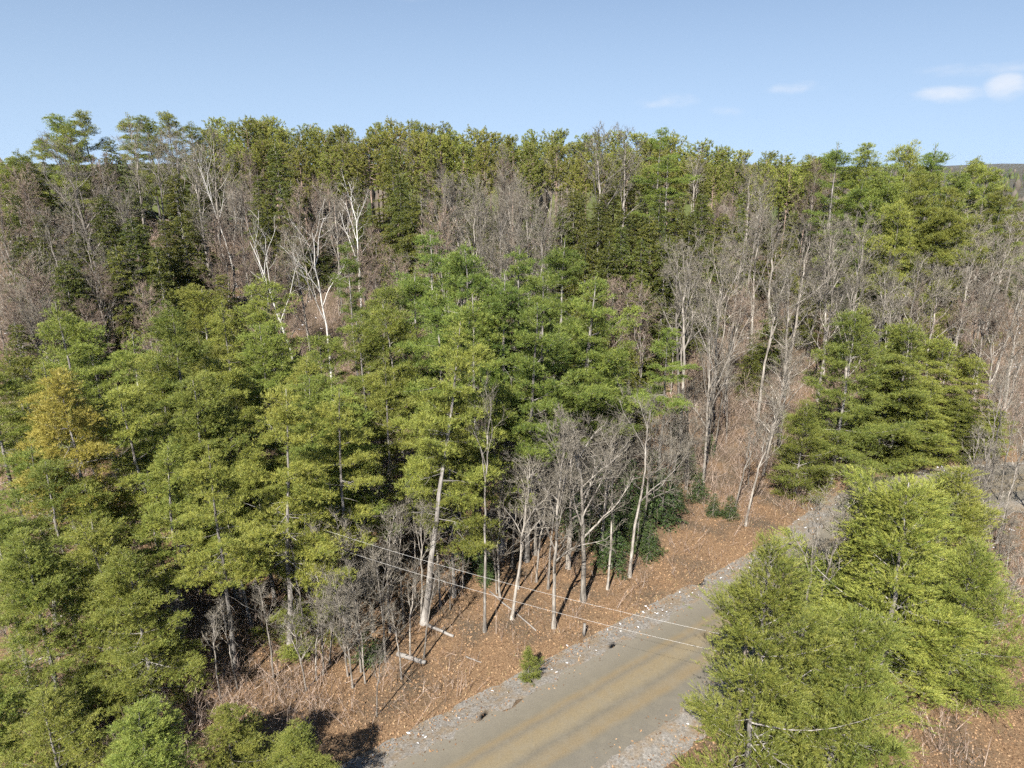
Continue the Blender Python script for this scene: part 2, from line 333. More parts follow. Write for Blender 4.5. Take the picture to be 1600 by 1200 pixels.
# ------------------------------------------------------------------ tree prototypes: dict(part name -> mesh), height
def lerp(B, f):
    k = f*(len(B)-1); i = min(int(k), len(B)-2); return B[i]+(B[i+1]-B[i])*(k-i)
def wander(h, n, amp, r):
    z = np.linspace(0, 1, n); w = np.cumsum(r.normal(0, amp, (n, 2)), 0); w -= w[0]
    return np.column_stack([w, z*h])
def pine_proto(name, seed, h, cb, rad, fol, whorl=1.5, nbr=5, lat=.46, puff=.5, dens=22, K=14, NL=.21, NW=.028, taper=.55, skip=.12, dead=26, up_top=52, up_low=-3, base_r=.0115, low=.65, spread=(.25, 1.15), shaft=.2):
    """boughs in loose whorls; each bough carries side twigs that end in flat puffs of needle shoots"""
    r = np.random.default_rng(seed); tr = MB(); br = MB(); cr = MB(); dd = MB()
    P = wander(h, 14, .06, r); zz = P[:, 2]/h
    tr.tube(P, h*base_r*(1-zz*.93)+.012+h*.004*np.exp(-zz*30), 8)
    ax = lambda z: np.array([np.interp(z, P[:, 2], P[:, 0]), np.interp(z, P[:, 2], P[:, 1]), z])
    pos, axs, TA, TE = [], [], [], []
    z = cb*h; lop = r.uniform(0, 6.28)
    def put(c, D, q):
        n = max(4, int(dens*(q/puff)**2*r.uniform(.7, 1.3)))
        g = r.normal(0, 1, (n, 3))*np.array([.42, .42, .12])*q; H2 = D[:2]/(np.linalg.norm(D[:2])+1e-9)
        k = (g[:, 0]*H2[0]+g[:, 1]*H2[1])*1.0; g[:, 0] += H2[0]*k; g[:, 1] += H2[1]*k       # stretched along the twig
        g[:, 2] += .08*q-.14*(g[:, 0]**2+g[:, 1]**2)/q
        pos.append(c+g); axs.append(D*.75+g/q*np.array([.6, .6, .3])+np.array([0, 0, .4])+r.normal(0, .22, (n, 3)))
    while z < h*.985:
        t = (z-cb*h)/(h-cb*h); a0 = r.uniform(0, 6.28); n = nbr if t < .85 else max(3, nbr-1)
        wl = r.uniform(.62, 1.15); hole = r.uniform(0, 6.28)
        for k in range(n):
            a = a0+k*6.283/n+r.normal(0, .25)
            if r.random() < skip*(1 if t < .8 else .2) or (t < .75 and math.cos(a-hole) > .93): continue
            prof = (1-t)**taper*min(1, low+1.6*t)+.045
            L = rad*prof*wl*r.uniform(.55, 1.22)*(1+.2*math.cos(a-lop)+.15*math.sin(2*a+z*.5+lop))
            el = R(up_low+(up_top-up_low)*t**1.3+r.normal(0, 7))
            s = np.linspace(0, 1, 7); H = np.array([math.cos(a), math.sin(a)]); Sd = np.array([-H[1], H[0]])
            curve = r.normal(0, .12)*L
            hor = L*math.cos(el)*s; zc = L*(math.sin(el)*s-.13*(1-t)*np.sin(s*3.14)*.8+.10*s**3*(1-t*.5))
            zb = z+r.normal(0, .12)
            B = ax(zb)+np.column_stack([H[0]*hor+Sd[0]*curve*s**2, H[1]*hor+Sd[1]*curve*s**2, zc])
            br.tube(B, np.linspace(.010+.007*L, .006, 7), 4)
            q = (.08 if t > .6 else r.uniform(.10, .26))*L+.12; sg = 1 if r.random() < .5 else -1
            while q < L*.97:
                f = q/L; c = lerp(B, f)
                for _ in range(2):
                    sg = -sg; ll = min(1.7, (1-f)*.5*L+.28)*r.uniform(.45, 1.1)
                    da = sg*R(r.uniform(35, 65)); D = np.array([H[0]*math.cos(da)-H[1]*math.sin(da), H[0]*math.sin(da)+H[1]*math.cos(da), r.normal(.12, .08)+.3*t])
                    e = c+D*ll; TA.append(c); TE.append(e)
                    put(e, D, puff*r.uniform(.65, 1.15)*min(1, .45+.3*L))
                    if ll > .9: put(c+D*ll*.45, D, puff*r.uniform(.5, .85))
                q += lat*r.uniform(.75, 1.25)
            put(B[-1], np.array([H[0], H[1], .35+t]), puff*r.uniform(.7, 1.1)*min(1, .4+.35*L))
        z += whorl*r.uniform(.7, 1.3)*(1 if t < .6 else .7)
    for k in range(4): put(ax(h-.32*k), np.array([r.normal(0, .2), r.normal(0, .2), 1.2]), puff*.45)
    tri_twigs(br, TA, TE, .011)
    add_needles(cr, np.concatenate(pos), np.concatenate(axs), K, NL, NW, spread, shaft)
    for k in range(dead):                                    # dead grey stubs under and inside the crown
        zd = h*r.uniform(.12, cb+.28); a = r.uniform(0, 6.28); L = r.uniform(.5, 2.6)
        e = np.array([math.cos(a), math.sin(a), r.normal(-.05, .2)])
        p0 = ax(zd); p1 = p0+e*L*.5; p2 = p0+e*L+np.array([0, 0, r.normal(-.1, .2)])
        dd.tube([p0, p1, p2], [.024, .017, .006], 3)
        for w in range(r.integers(1, 4)):
            f = r.uniform(.4, .95); b = p0+(p2-p0)*f; dv = e+r.normal(0, .7, 3); dd.tube([b, b+dv*L*.3], [.012, .004], 3)
    return dict(h=h, parts=[('trunk', tr.mesh(name+'_trunk', M_PBARK, True)), ('branchwork', br.mesh(name+'_branchwork', M_PBARK)),
                            ('crown', cr.mesh(name+'_crown', fol)), ('dead_branchwork', dd.mesh(name+'_dead', M_DEAD))])

def hemlock_proto(name, seed, h, rad, fol, step=.15, K=11, NL=.22, NW=.062, cb=.06, taper=.8, tstep=.18):
    r = np.random.default_rng(seed); tr = MB(); br = MB(); cr = MB()
    P = wander(h, 12, .04, r); zz = P[:, 2]/h; tr.tube(P, h*.0105*(1-zz*.95)+.012, 7)
    pos, axs = [], []; z = cb*h; a = 0
    while z < h*.99:
        t = (z-cb*h)/(h-cb*h); a += 2.4+r.normal(0, .3)
        L = rad*((1-t)**taper*(.8+.2*min(1, t*5))+.03)*r.uniform(.6, 1.18)
        H = np.array([math.cos(a), math.sin(a)]); Sd = np.array([-H[1], H[0]])
        e0 = R(20*t+r.normal(2, 7)); s = np.linspace(0, 1, 6)
        B = np.array([np.interp(z, P[:, 2], P[:, 0]), np.interp(z, P[:, 2], P[:, 1]), z])+np.column_stack([H[0]*L*s, H[1]*L*s, L*(math.sin(e0)*s-.32*s**2)])
        br.tube(B, np.linspace(.01+.008*L, .004, 6), 3)
        q = L*.18
        while q < L:
            f = q/L; c = lerp(B, f)
            for sg in (-1, 1):
                ll = min(.95, (1-f)*.5*L+.16)*r.uniform(.6, 1.15); da = sg*R(r.uniform(40, 72))
                D = np.array([H[0]*math.cos(da)-H[1]*math.sin(da), H[0]*math.sin(da)+H[1]*math.cos(da), -.22+r.normal(0, .1)])
                m = np.arange(.08, ll, tstep)+r.uniform(0, .08)
                if len(m) == 0: m = np.array([ll*.6])
                pos.append(c+m[:, None]*D+r.normal(0, .05, (len(m), 3))); axs.append(D+r.normal(0, .3, (len(m), 3)))
            q += .26*r.uniform(.8, 1.2)
        pos.append(B[-1:]); axs.append(np.array([[H[0], H[1], -.5]]))
        z += step*r.uniform(.7, 1.3)*(1 if t < .85 else .7)
    add_needles(cr, np.concatenate(pos), np.concatenate(axs), K, NL, NW, (.1, 1.1), .18, .5)
    return dict(h=h, parts=[('trunk', tr.mesh(name+'_trunk', M_PBARK, True)), ('branchwork', br.mesh(name+'_branchwork', M_PBARK)), ('crown', cr.mesh(name+'_crown', fol))])

def redpine_proto(name, seed, h, cb, rad):
    r = np.random.default_rng(seed); tr = MB(); br = MB(); cr = MB()
    P = wander(h, 12, .05, r); zz = P[:, 2]/h; tr.tube(P, h*.0088*(1-zz*.85)+.01, 7)
    pos, axs, TA, TE = [], [], [], []; z = cb*h
    while z < h*.98:
        t = (z-cb*h)/(h-cb*h); n = r.integers(4, 6); a0 = r.uniform(0, 6.28)
        for k in range(n):
            if r.random() < .12: continue
            a = a0+k*6.283/n+r.normal(0, .25); H = np.array([math.cos(a), math.sin(a)])
            L = rad*((1-t)**.58*min(1, .55+1.9*t)+.06)*r.uniform(.6, 1.2); el = R(5+45*t+r.normal(0, 8)); s = np.linspace(0, 1, 6)
            B = np.array([np.interp(z, P[:, 2], P[:, 0]), np.interp(z, P[:, 2], P[:, 1]), z])+np.column_stack([H[0]*L*s, H[1]*L*s, L*(math.sin(el)*s-.15*np.sin(s*3.1)+.22*s**3)])
            br.tube(B, np.linspace(.015+.012*L, .01, 6), 4)
            for f in np.arange(.35, 1.0, .42/L if L > .6 else .5):
                c = lerp(B, f)
                for w in range(3):
                    D = np.array([H[0], H[1], .4])+r.normal(0, .75, 3); D[2] = abs(D[2])*.7; l2 = r.uniform(.25, .75)
                    e = c+D/np.linalg.norm(D)*l2; TA.append(c); TE.append(e)
                    pos.append(e[None]); axs.append((D+np.array([0, 0, .6]))[None])
                    pos.append((e-.16*D/np.linalg.norm(D))[None]+r.normal(0, .06, (1, 3))); axs.append((D+r.normal(0, .4, 3))[None])
            pos.append(B[-1:]); axs.append(np.array([[H[0], H[1], .9]]))
        z += .55*r.uniform(.8, 1.2)
    for k in range(5): pos.append(P[-1:]+np.array([[0, 0, -.3*k]])+r.normal(0, .12, (1, 3))); axs.append(np.array([[0, 0, 1.]])+r.normal(0, .4, (1, 3)))
    tri_twigs(br, TA, TE, .014)
    add_needles(cr, np.concatenate(pos), np.concatenate(axs), 20, .30, .055, (.1, 1.6), .12)
    for k in range(14):
        zd = h*r.uniform(.25, cb+.1); a = r.uniform(0, 6.28); L = r.uniform(.4, 1.4); p = np.array([np.interp(zd, P[:, 2], P[:, 0]), np.interp(zd, P[:, 2], P[:, 1]), zd])
        br.tube([p, p+np.array([math.cos(a), math.sin(a), -.1])*L], [.025, .008], 3)
    return dict(h=h, parts=[('trunk', tr.mesh(name+'_trunk', M_RBARK, True)), ('branchwork', br.mesh(name+'_branchwork', M_RBARK)), ('crown', cr.mesh(name+'_crown', M_RED))])

def bare_proto(name, seed, h, fork=.35, nl=11, spread=38, l1=.42, n2=6, n3=6, n4=6, mat=M_BARK, twig=M_TWIG, base_r=.010, limb_mat=None, twig_w=.016, lean=0., droop=0.):
    r = np.random.default_rng(seed); tr = MB(); br = MB(); cr = MB()
    n = 16; z = np.linspace(0, 1, n); w = np.cumsum(r.normal(0, .0075*h, (n, 2)), 0)*z[:, None]; w[:, 0] += lean*h*z**1.5
    P = np.column_stack([w, z*h*.93]); rad = h*base_r*(1-z)**.8+.02+h*.004*np.exp(-z*28)
    tr.tube(P, rad, 8)
    T3, T4, E3 = [], [], []
    def path(p, d, L, k, up, wob):
        pts = [p]; d = d/np.linalg.norm(d)
        for _ in range(k):
            d = d+np.array([0, 0, up/k])+r.normal(0, wob, 3); d /= np.linalg.norm(d); pts.append(pts[-1]+d*L/k)
        return np.array(pts)
    def child_dir(d, ang):
        q = r.normal(size=3); q -= q.dot(d)*d; q /= np.linalg.norm(q); return d*math.cos(ang)+q*math.sin(ang)
    for k in range(nl):
        f = fork+(1-fork)*((k+.5)/nl)**.9*.97; p = lerp(P, f)
        a = k*2.4+r.normal(0, .5); an = R(spread*(1-.35*f)+r.normal(0, 8))
        d = np.array([math.cos(a)*math.sin(an), math.sin(a)*math.sin(an), math.cos(an)])
        L = h*l1*(1-.62*((f-fork)/(1-fork)))*r.uniform(.7, 1.15); r1 = min(np.interp(f, z, rad)*.68, .014+.017*L)
        B = path(p, d, L, 8, .35-droop, .11); br.tube(B, np.linspace(r1, .012, 9), 5)
        for j in range(n2):
            g = .25+.75*(j+r.uniform(0, .9))/n2; g = min(g, .98); i0 = int(g*8); q = B[i0]+(B[min(8, i0+1)]-B[i0])*(g*8-i0)
            dd = B[min(8, i0+1)]-B[max(0, i0-1)]; dd /= np.linalg.norm(dd)
            L2 = L*r.uniform(.28, .5)*(1-.45*g)+.35; C = path(q, child_dir(dd, R(r.uniform(25, 55))), L2, 5, .3-droop, .15)
            br.tube(C, np.linspace(max(.011, r1*.45*(1-.5*g)), .007, 6), 4)
            for m in range(n3):
                g2 = .2+.8*(m+r.uniform(0, .9))/n3; g2 = min(g2, .98); i1 = int(g2*5); q2 = C[i1]+(C[min(5, i1+1)]-C[i1])*(g2*5-i1)
                d2 = C[min(5, i1+1)]-C[max(0, i1-1)]; d2 /= np.linalg.norm(d2)
                L3 = L2*r.uniform(.3, .6)*(1-.4*g2)+.25; e = path(q2, child_dir(d2, R(r.uniform(22, 55))), L3, 3, .25-droop, .16)
                E3.append(e)
                for o in range(n4):
                    i2 = r.integers(0, 3); q3 = e[i2]+(e[i2+1]-e[i2])*r.random(); d3 = e[i2+1]-e[i2]; d3 /= np.linalg.norm(d3)
                    T3.append(q3); T4.append(child_dir(d3, R(r.uniform(20, 55)))*L3*r.uniform(.35, .8))
    E3 = np.array(E3); m_ = len(E3); S3 = np.cross(E3[:, 3]-E3[:, 0], r.normal(size=(m_, 3))); S3 /= np.linalg.norm(S3, axis=1, keepdims=True)+1e-9
    U3 = np.cross(E3[:, 3]-E3[:, 0], S3); U3 /= np.linalg.norm(U3, axis=1, keepdims=True)+1e-9; ww = twig_w*np.array([1, .8, .6, .35])
    ring = np.stack([E3+S3[:, None]*ww[:, None], E3+(-.5*S3+.87*U3)[:, None]*ww[:, None], E3+(-.5*S3-.87*U3)[:, None]*ww[:, None]], 2)   # m,4,3,3
    idx = []
    for a_ in range(3):
        for b_ in range(3):
            p0, p1 = a_*3+b_, a_*3+(b_+1) % 3; idx += [(p0, p1, p1+3), (p0, p1+3, p0+3)]
    cr.add(ring.reshape(-1, 3), (np.arange(m_)[:, None, None]*12+np.array(idx)[None]).reshape(-1, 3))
    A = np.array(T3); D = np.array(T4)+np.array([0, 0, .04]); S = np.cross(D, r.normal(size=D.shape)); S /= np.linalg.norm(S, axis=1, keepdims=True)+1e-9
    v = np.stack([A+S*twig_w*.55, A-S*twig_w*.55, A+D], 1).reshape(-1, 3); cr.add(v, np.arange(len(v)))
    return dict(h=h, parts=[('trunk', tr.mesh(name+'_trunk', mat, True)), ('branchwork', br.mesh(name+'_branchwork', limb_mat or mat, True)), ('crown', cr.mesh(name+'_crown', twig))])

PROTO = {}
PROTO['wp'] = [pine_proto('white_pine_a', 11, 22, .38, 5.8, M_PINE, taper=0.81), pine_proto('white_pine_b', 12, 22, .47, 5.2, M_PINE, taper=0.74, skip=.18, whorl=1.59),
               pine_proto('white_pine_c', 13, 21, .32, 5.8, M_PINE, taper=0.84, whorl=1.46), pine_proto('white_pine_d', 14, 20, .38, 5.0, M_PINE, taper=0.67, skip=.24, whorl=1.77)]
PROTO['lp'] = [pine_proto('lush_pine_a', 21, 24, .49, 5.4, M_PINE2, taper=0.84), pine_proto('lush_pine_b', 22, 24, .55, 5.4, M_PINE2, taper=0.73, skip=.14, whorl=1.65),
               pine_proto('lush_pine_c', 23, 23, .45, 5.0, M_PINE2, taper=0.90)]
YK = dict(nbr=5, lat=.46, puff=.48, dens=18, K=24, NL=.16, NW=.021, dead=6, low=.8, spread=(.25, .8), shaft=.36)
PROTO['yp'] = [pine_proto('young_pine_a', 31, 13, .04, 5.6, M_PINE, whorl=1.0, taper=.72, skip=.06, up_low=10, up_top=62, **YK),
               pine_proto('young_pine_b', 32, 12, .04, 5.4, M_PINE, whorl=1.05, taper=.8, skip=.08, up_low=10, up_top=60, **YK)]
PROTO['bp'] = [pine_proto('bushy_pine_a', 45, 18, .06, 6.2, M_PINE, whorl=1.3, taper=.7, skip=.1, dead=10, up_low=2, low=.8), pine_proto('bushy_pine_b', 46, 17, .10, 5.8, M_PINE, whorl=1.4, taper=.75, skip=.12, dead=10, up_low=0, low=.8)]
PROTO['sp'] = PROTO['bp']+PROTO['lp'][:1]
PROTO['yel'] = [pine_proto('yellow_pine', 51, 18, .50, 3.0, M_YEL, whorl=.8, skip=.2, dead=40)]
PROTO['hem'] = [hemlock_proto('hemlock_a', 61, 17, 4.9, M_HEM, taper=.7), hemlock_proto('hemlock_b', 62, 18, 4.4, M_HEM, taper=.6), hemlock_proto('hemlock_c', 63, 14, 4.4, M_HEM, taper=.85)]
PROTO['spr'] = [hemlock_proto('spruce_a', 71, 7, 2.1, M_SPR, step=.12, NL=.15, NW=.05, cb=.04, taper=1.0), hemlock_proto('spruce_b', 72, 5, 1.9, M_SPR, step=.11, NL=.15, NW=.05, cb=.03, taper=.9)]
PROTO['rp'] = [redpine_proto('red_pine_%s' % c, 80+k, 22, cb, rad) for k, (c, cb, rad) in enumerate((('a', .52, 3.9), ('b', .60, 4.1), ('c', .50, 3.5), ('d', .56, 4.4)))]
PROTO['bare'] = [bare_proto('bare_a', 101, 18), bare_proto('bare_b', 102, 19, fork=.45, spread=32, l1=.38), bare_proto('bare_c', 103, 17, fork=.28, spread=44, nl=13, l1=.46),
                 bare_proto('bare_d', 104, 16, fork=.5, spread=30, nl=9), bare_proto('bare_e', 105, 18, fork=.38, spread=36, nl=12, lean=.08), bare_proto('bare_f', 106, 15, fork=.3, spread=50, nl=12, l1=.4)]
PROTO['red'] = [bare_proto('reddish_a', 111, 14, fork=.3, spread=34, nl=13, n4=9, twig=M_RTWIG, base_r=.008), bare_proto('reddish_b', 112, 13, fork=.22, spread=40, nl=14, n4=9, twig=M_RTWIG, base_r=.008)]
PROTO['pole'] = [bare_proto('pole_a', 121, 14, fork=.5, spread=26, nl=8, l1=.24, n2=5, n3=4, n4=4, base_r=.0065), bare_proto('pole_b', 122, 13, fork=.42, spread=32, nl=9, l1=.26, n2=5, n3=4, n4=4, base_r=.0065, lean=.12),
                 bare_proto('pole_c', 123, 9, fork=.25, spread=42, nl=9, l1=.34, n2=5, n3=5, n4=4, base_r=.006)]
PROTO['pale'] = [bare_proto('pale_a', 141, 17, fork=.42, spread=40, nl=8, l1=.45, n2=6, n3=5, n4=5, mat=M_PALE, limb_mat=M_PALE, base_r=.0066), bare_proto('pale_b', 142, 17, fork=.62, spread=26, nl=7, l1=.25, n2=4, n3=4, n4=4, mat=M_PALE, limb_mat=M_PALE, base_r=.0065)]
PROTO['birch'] = [bare_proto('birch_a', 131, 17, fork=.45, spread=34, nl=7, l1=.42, n2=5, n3=4, n4=3, mat=M_BIRCH, limb_mat=M_BIRCH, base_r=.0065), bare_proto('birch_b', 132, 16, fork=.5, spread=28, nl=6, l1=.45, n2=4, n3=4, n4=3, mat=M_BIRCH, limb_mat=M_BIRCH, base_r=.0065, lean=-.14)]

NAMES = dict(wp='white_pine', lp='white_pine', yp='young_pine', sp='white_pine', bp='white_pine', yel='yellowing_pine', hem='hemlock', spr='young_spruce', rp='red_pine', bare='bare_tree', red='bare_tree', pole='bare_sapling', birch='birch', pale='bare_tree')
CATS = dict(wp='pine', lp='pine', yp='pine', sp='pine', bp='pine', yel='pine', hem='hemlock', spr='spruce', rp='pine', bare='tree', red='tree', pole='sapling', birch='birch', pale='tree')
RT = random.Random(5); COUNT = {}; HGT = {}
def plant(kind, x, y, h, label, group=None, var=None, wide=1.0, lean=(0, 0), rot=None, sink=.12):
    P = PROTO[kind]; k = COUNT.get(kind, 0); COUNT[kind] = k+1
    p = P[(k if var is None else var) % len(P)]; s = h/p['h']; sx = s**.75*wide
    root = bpy.data.objects.new(NAMES[kind], None); COL.objects.link(root); root.empty_display_size = .5
    root.location = (x, y, float(ground(x, y))-sink); root.scale = (sx, sx, s)
    if lean == (0, 0) and kind in ('bare', 'pole', 'birch', 'red', 'wp', 'lp'): lean = (RT.gauss(0, 2.2), RT.gauss(0, 2.2))
    root.rotation_euler = (R(lean[0]), R(lean[1]), RT.uniform(0, 6.283) if rot is None else R(rot))
    tag(root, label, CATS[kind], group); HGT[root.name] = h
    for nm, me in p['parts']:
        o = obj(nm, me, root)
        if nm != 'trunk': o['kind'] = 'stuff'
    return root
LOG = []
def T(kind, u, v, Y, label, group=None, **kw):
    """a tree at distance Y whose top shows at photograph pixel (u, v)"""
    x, z = pix(u, v, Y); h = z-float(ground(x, Y)); LOG.append((kind, u, v, Y, round(x, 1), round(h, 1)))
    return plant(kind, x, Y, max(2.5, h), label, group, **kw)

# ------------------------------------------------------------------ trees of the near stand left of the road
L = 'tall white pine with yellow green boughs in the dense stand left of the road'; G = 'white pines of the stand left of the road'
for u, v, Y, w in ((250, 478, 50, 1), (330, 520, 58, 1), (300, 585, 46, 1), (215, 600, 44, 1.05), (420, 432, 66, 1), (350, 470, 64, .95),
                   (480, 575, 50, 1), (575, 445, 62, 1), (560, 500, 57, 1), (600, 560, 50, .95),
                   (290, 450, 66, 1), (-25, 560, 52, 1), (-40, 690, 44, 1), (20, 690, 42, 1.05), (120, 760, 39, .9), (545, 605, 47, .9),
                   (230, 700, 39.5, .95), (365, 760, 42, .8), (700, 600, 46, .75), (760, 585, 50, .8), (625, 470, 58, .9), (190, 520, 54, 1), (235, 560, 50, 1), (350, 560, 52, 1), (440, 560, 52, 1), (60, 560, 54, 1), (420, 500, 60, 1), (500, 520, 58, 1), (330, 640, 46, 1), (20, 540, 58, 1), (140, 500, 62, 1), (60, 720, 39, 1), (170, 800, 36, 1), (-20, 800, 36, 1), (400, 690, 46, .9), (500, 690, 45, .85), (660, 610, 48, .8)):
    T('wp', u, v, Y, L, G, wide=w)
T('wp', 95, 472, 55, 'tall white pine rising behind the yellowing pine, hemlock at its left')
T('wp', 405, 612, 39.5, 'white pine with a forked pale trunk and separate yellow green bough tufts over brush', var=3, wide=.92)
T('wp', 318, 690, 38, 'white pine with leaning pale grey trunk above the dead branches', var=1, wide=.85)
T('wp', 512, 612, 41.5, 'white pine with one straight grey trunk and long level boughs beside tangled bare saplings', var=1, wide=.9)
T('wp', 640, 500, 43, 'white pine with tall grey trunk rooted beside the fallen log on leaf litter', var=1, wide=.95)
T('yel', 92, 588, 41.5, 'narrow pine with dying yellow orange needles among green pines')
L = 'tall lush green pine in the central clump above bare grey trunks'; G = 'lush pines of the central clump'
for u, v, Y in ((700, 378, 58), (740, 388, 55), (800, 385, 58), (780, 428, 52), (850, 430, 55), (900, 425, 58), (875, 372, 64), (670, 362, 68), (825, 470, 51), (735, 450, 53), (690, 460, 56), (905, 480, 57), (640, 420, 64)):
    T('lp', u, v, Y, L, G)
T('lp', 545, 378, 78, 'single dark green pine standing beside the white birches', wide=.7)
T('lp', 1045, 515, 62, 'lone broad pine between bare trees right of the central clump', var=1, wide=.95)
T('lp', 960, 540, 66, 'short dark pine behind the lone broad pine', var=2, wide=.6)
L = 'low bushy pine at the front edge of the stand over dark brush'; G = 'bushy pines at the front edge of the stand'
for u, v, Y in ((30, 840, 33), (200, 860, 34), (470, 800, 42)): T('bp', u, v, Y, L, G)
L = 'short broad pine in front of the stand'; G = 'pines in front of the stand'
for u, v, Y in ((60, 1090, 26), (210, 1110, 25), (350, 1100, 27.5), (-60, 1060, 27), (470, 1130, 27)): T('bp', u, v, Y, L, G)
# right of the road bend and the two by the wires
T('bp', 1338, 490, 66, 'broad pine with visible twin grey trunk beyond the road bend', var=1, wide=1.0)
L = 'broad bright green pine in the clump beyond the road bend'; G = 'pines in the clump beyond the road bend'
for u, v, Y, k in ((1428, 508, 70, 1), (1480, 530, 75, 1), (1530, 560, 74, 1), (1555, 640, 73, 1), (1420, 640, 70.5, 0), (1395, 560, 71, 0), (1460, 595, 70.5, 1), (1500, 620, 72, 0)): T('bp', u, v, Y, L, G, var=k, wide=1.3)
T('yp', 1262, 630, 64, 'small pine with drooping side boughs at the roadside left of the clump', var=1, wide=.95)
T('yp', 1212, 852, 28.5, 'bushy blue green young pine overhanging the road beside the power lines', var=1, wide=.9)
T('yp', 1435, 752, 37, 'large bushy yellow green young pine on the far right verge of the road', var=0, wide=1.2)
T('yp', 1530, 850, 36, 'bushy young pine half merged with its larger yellow green neighbour', var=1, wide=.95)
T('yp', 1335, 950, 29, 'low young pine between the two bushy pines on the right verge', var=0, wide=.9)
T('yp', 1500, 735, 43, 'bushy pine behind the largest young pine on the right verge', var=1, wide=1.1)
T('yp', 1375, 770, 40, 'pale green young pine filling the gap between the bushy pines', var=0, wide=.9)
T('yp', 826, 1010, 37.2, 'small bright green pine seedling at the left road edge', var=1, wide=.55)
# ridge
L = 'red pine with tufted olive crown in the skyline row along the ridge'; G = 'red pines along the ridge'
prof = ([300, 320, 400, 450, 530, 600, 700, 800, 880, 950, 1000, 1060, 1150, 1200, 1290, 1330], [200, 192, 186, 192, 196, 196, 196, 203, 207, 215, 212, 214, 235, 243, 250, 260])
rr = np.random.default_rng(3)
for row, (Y0, dv, st) in enumerate(((150, -2, 27), (140, 4, 30), (131, 16, 36))):
    for u in np.arange(316+row*7, 1290, st):
        uu = u+rr.uniform(-8, 8); T('rp', uu, float(np.interp(uu, *prof))+dv-6+abs(rr.normal(0, 15)), Y0+rr.uniform(-3, 3), L, G, wide=rr.uniform(.78, 1.2))
L = 'grey bare tree standing among the ridge pines'; G = 'bare trees among the ridge pines'
for u, v, Y in ((390, 215, 138), (470, 235, 130), (545, 225, 136), (640, 225, 134), (690, 240, 128), (780, 232, 130), (860, 235, 130), (1090, 245, 130), (1180, 262, 124)): T('bare', u, v, Y, L, G)
L = 'white pine breaking the skyline at the left end of the ridge'; G = 'white pines at the left end of the ridge'
for u, v, Y in ((98, 180, 128), (138, 172, 132), (112, 196, 124), (202, 176, 134), (226, 182, 130), (254, 172, 128), (300, 192, 130), (30, 232, 122), (8, 262, 116), (60, 215, 128), (-15, 250, 118), (45, 240, 124), (15, 245, 132)): T('wp', u, v, Y, L, G)
T('lp', 1030, 200, 122, 'blue green pine overtopping the olive ridge row beside a pale bare tree')
T('lp', 1045, 240, 116, 'drooping blue green pine below the tallest of the ridge row beside hemlocks', wide=1.1)
T('lp', 1313, 222, 112, 'dark spire topped pine at the left of the hillside pine group')
L = 'layered pine of the hillside group above the bare woods'; G = 'pines of the hillside group'
for u, v, Y in ((1355, 230, 112), (1420, 228, 110), (1465, 224, 108), (1390, 262, 104), (1440, 270, 100), (1345, 282, 106), (1480, 300, 98), (1410, 320, 95), (1500, 258, 116)): T('sp', u, v, Y, L, G)
L = 'distant pine on the far right shoulder of the hill'; G = 'pines on the far right shoulder'
for u, v, Y in ((1555, 256, 122), (1530, 250, 135), (1575, 285, 118), (1290, 238, 150), (1275, 240, 155), (1510, 245, 150)): T('wp', u, v, Y, L, G)
# hemlocks
L = 'dark olive hemlock with dense conical crown on the hillside'; G = 'hemlocks on the hillside'
for u, v, Y in ((170, 216, 112), (430, 222, 116), (415, 300, 110), (610, 230, 112), (640, 300, 104), (900, 293, 98), (935, 312, 94), (975, 325, 92), (1030, 300, 100), (1062, 305, 98), (950, 375, 86),
                (1000, 370, 88), (915, 360, 88), (1040, 365, 90), (1160, 298, 112), (830, 300, 112), (35, 365, 84), (20, 500, 68), (345, 425, 80), (205, 335, 84), (245, 380, 80), (720, 300, 118), (300, 300, 116),
                (560, 330, 112), (880, 320, 96), (1015, 335, 92), (1080, 330, 94), (970, 350, 88), (455, 280, 110), (400, 270, 114), (625, 270, 108), (680, 300, 104), (285, 330, 92), (255, 340, 90), (180, 380, 82), (60, 330, 95), (25, 300, 104), (160, 300, 100), (500, 330, 112), (770, 330, 110), (1130, 330, 100), (1000, 420, 80), (930, 430, 80), (120, 360, 92), (1240, 330, 112), (1200, 330, 112), (1500, 420, 100), (1380, 420, 96), (1440, 380, 108), (30, 275, 135), (80, 262, 140), (150, 258, 142), (210, 245, 145), (270, 240, 146), (320, 245, 146), (1240, 275, 138), (1290, 278, 138), (1340, 285, 135), (1560, 300, 130), (1595, 310, 128), (1520, 300, 128), (905, 300, 118), (880, 290, 122), (940, 300, 116), (985, 285, 124), (1010, 280, 128), (960, 280, 128), (740, 275, 126), (560, 280, 124), (1100, 285, 124), (0, 280, 128), (115, 280, 125), (1270, 420, 96), (1330, 450, 92), (985, 540, 74), (1210, 470, 90), (40, 250, 116), (1180, 520, 84)): T('hem', u, v, Y, L, G)
T('hem', 270, 268, 96, 'tall dark hemlock with a broad pointed crown among bare trees')
T('hem', 95, 402, 78, 'short olive hemlock behind the tall pine at the stand edge')
T('hem', 655, 268, 102, 'broad dark green hemlock left of the grey bare grove')
T('hem', 1100, 300, 96, 'yellow tinged hemlock at the right end of the dark hemlock patch')
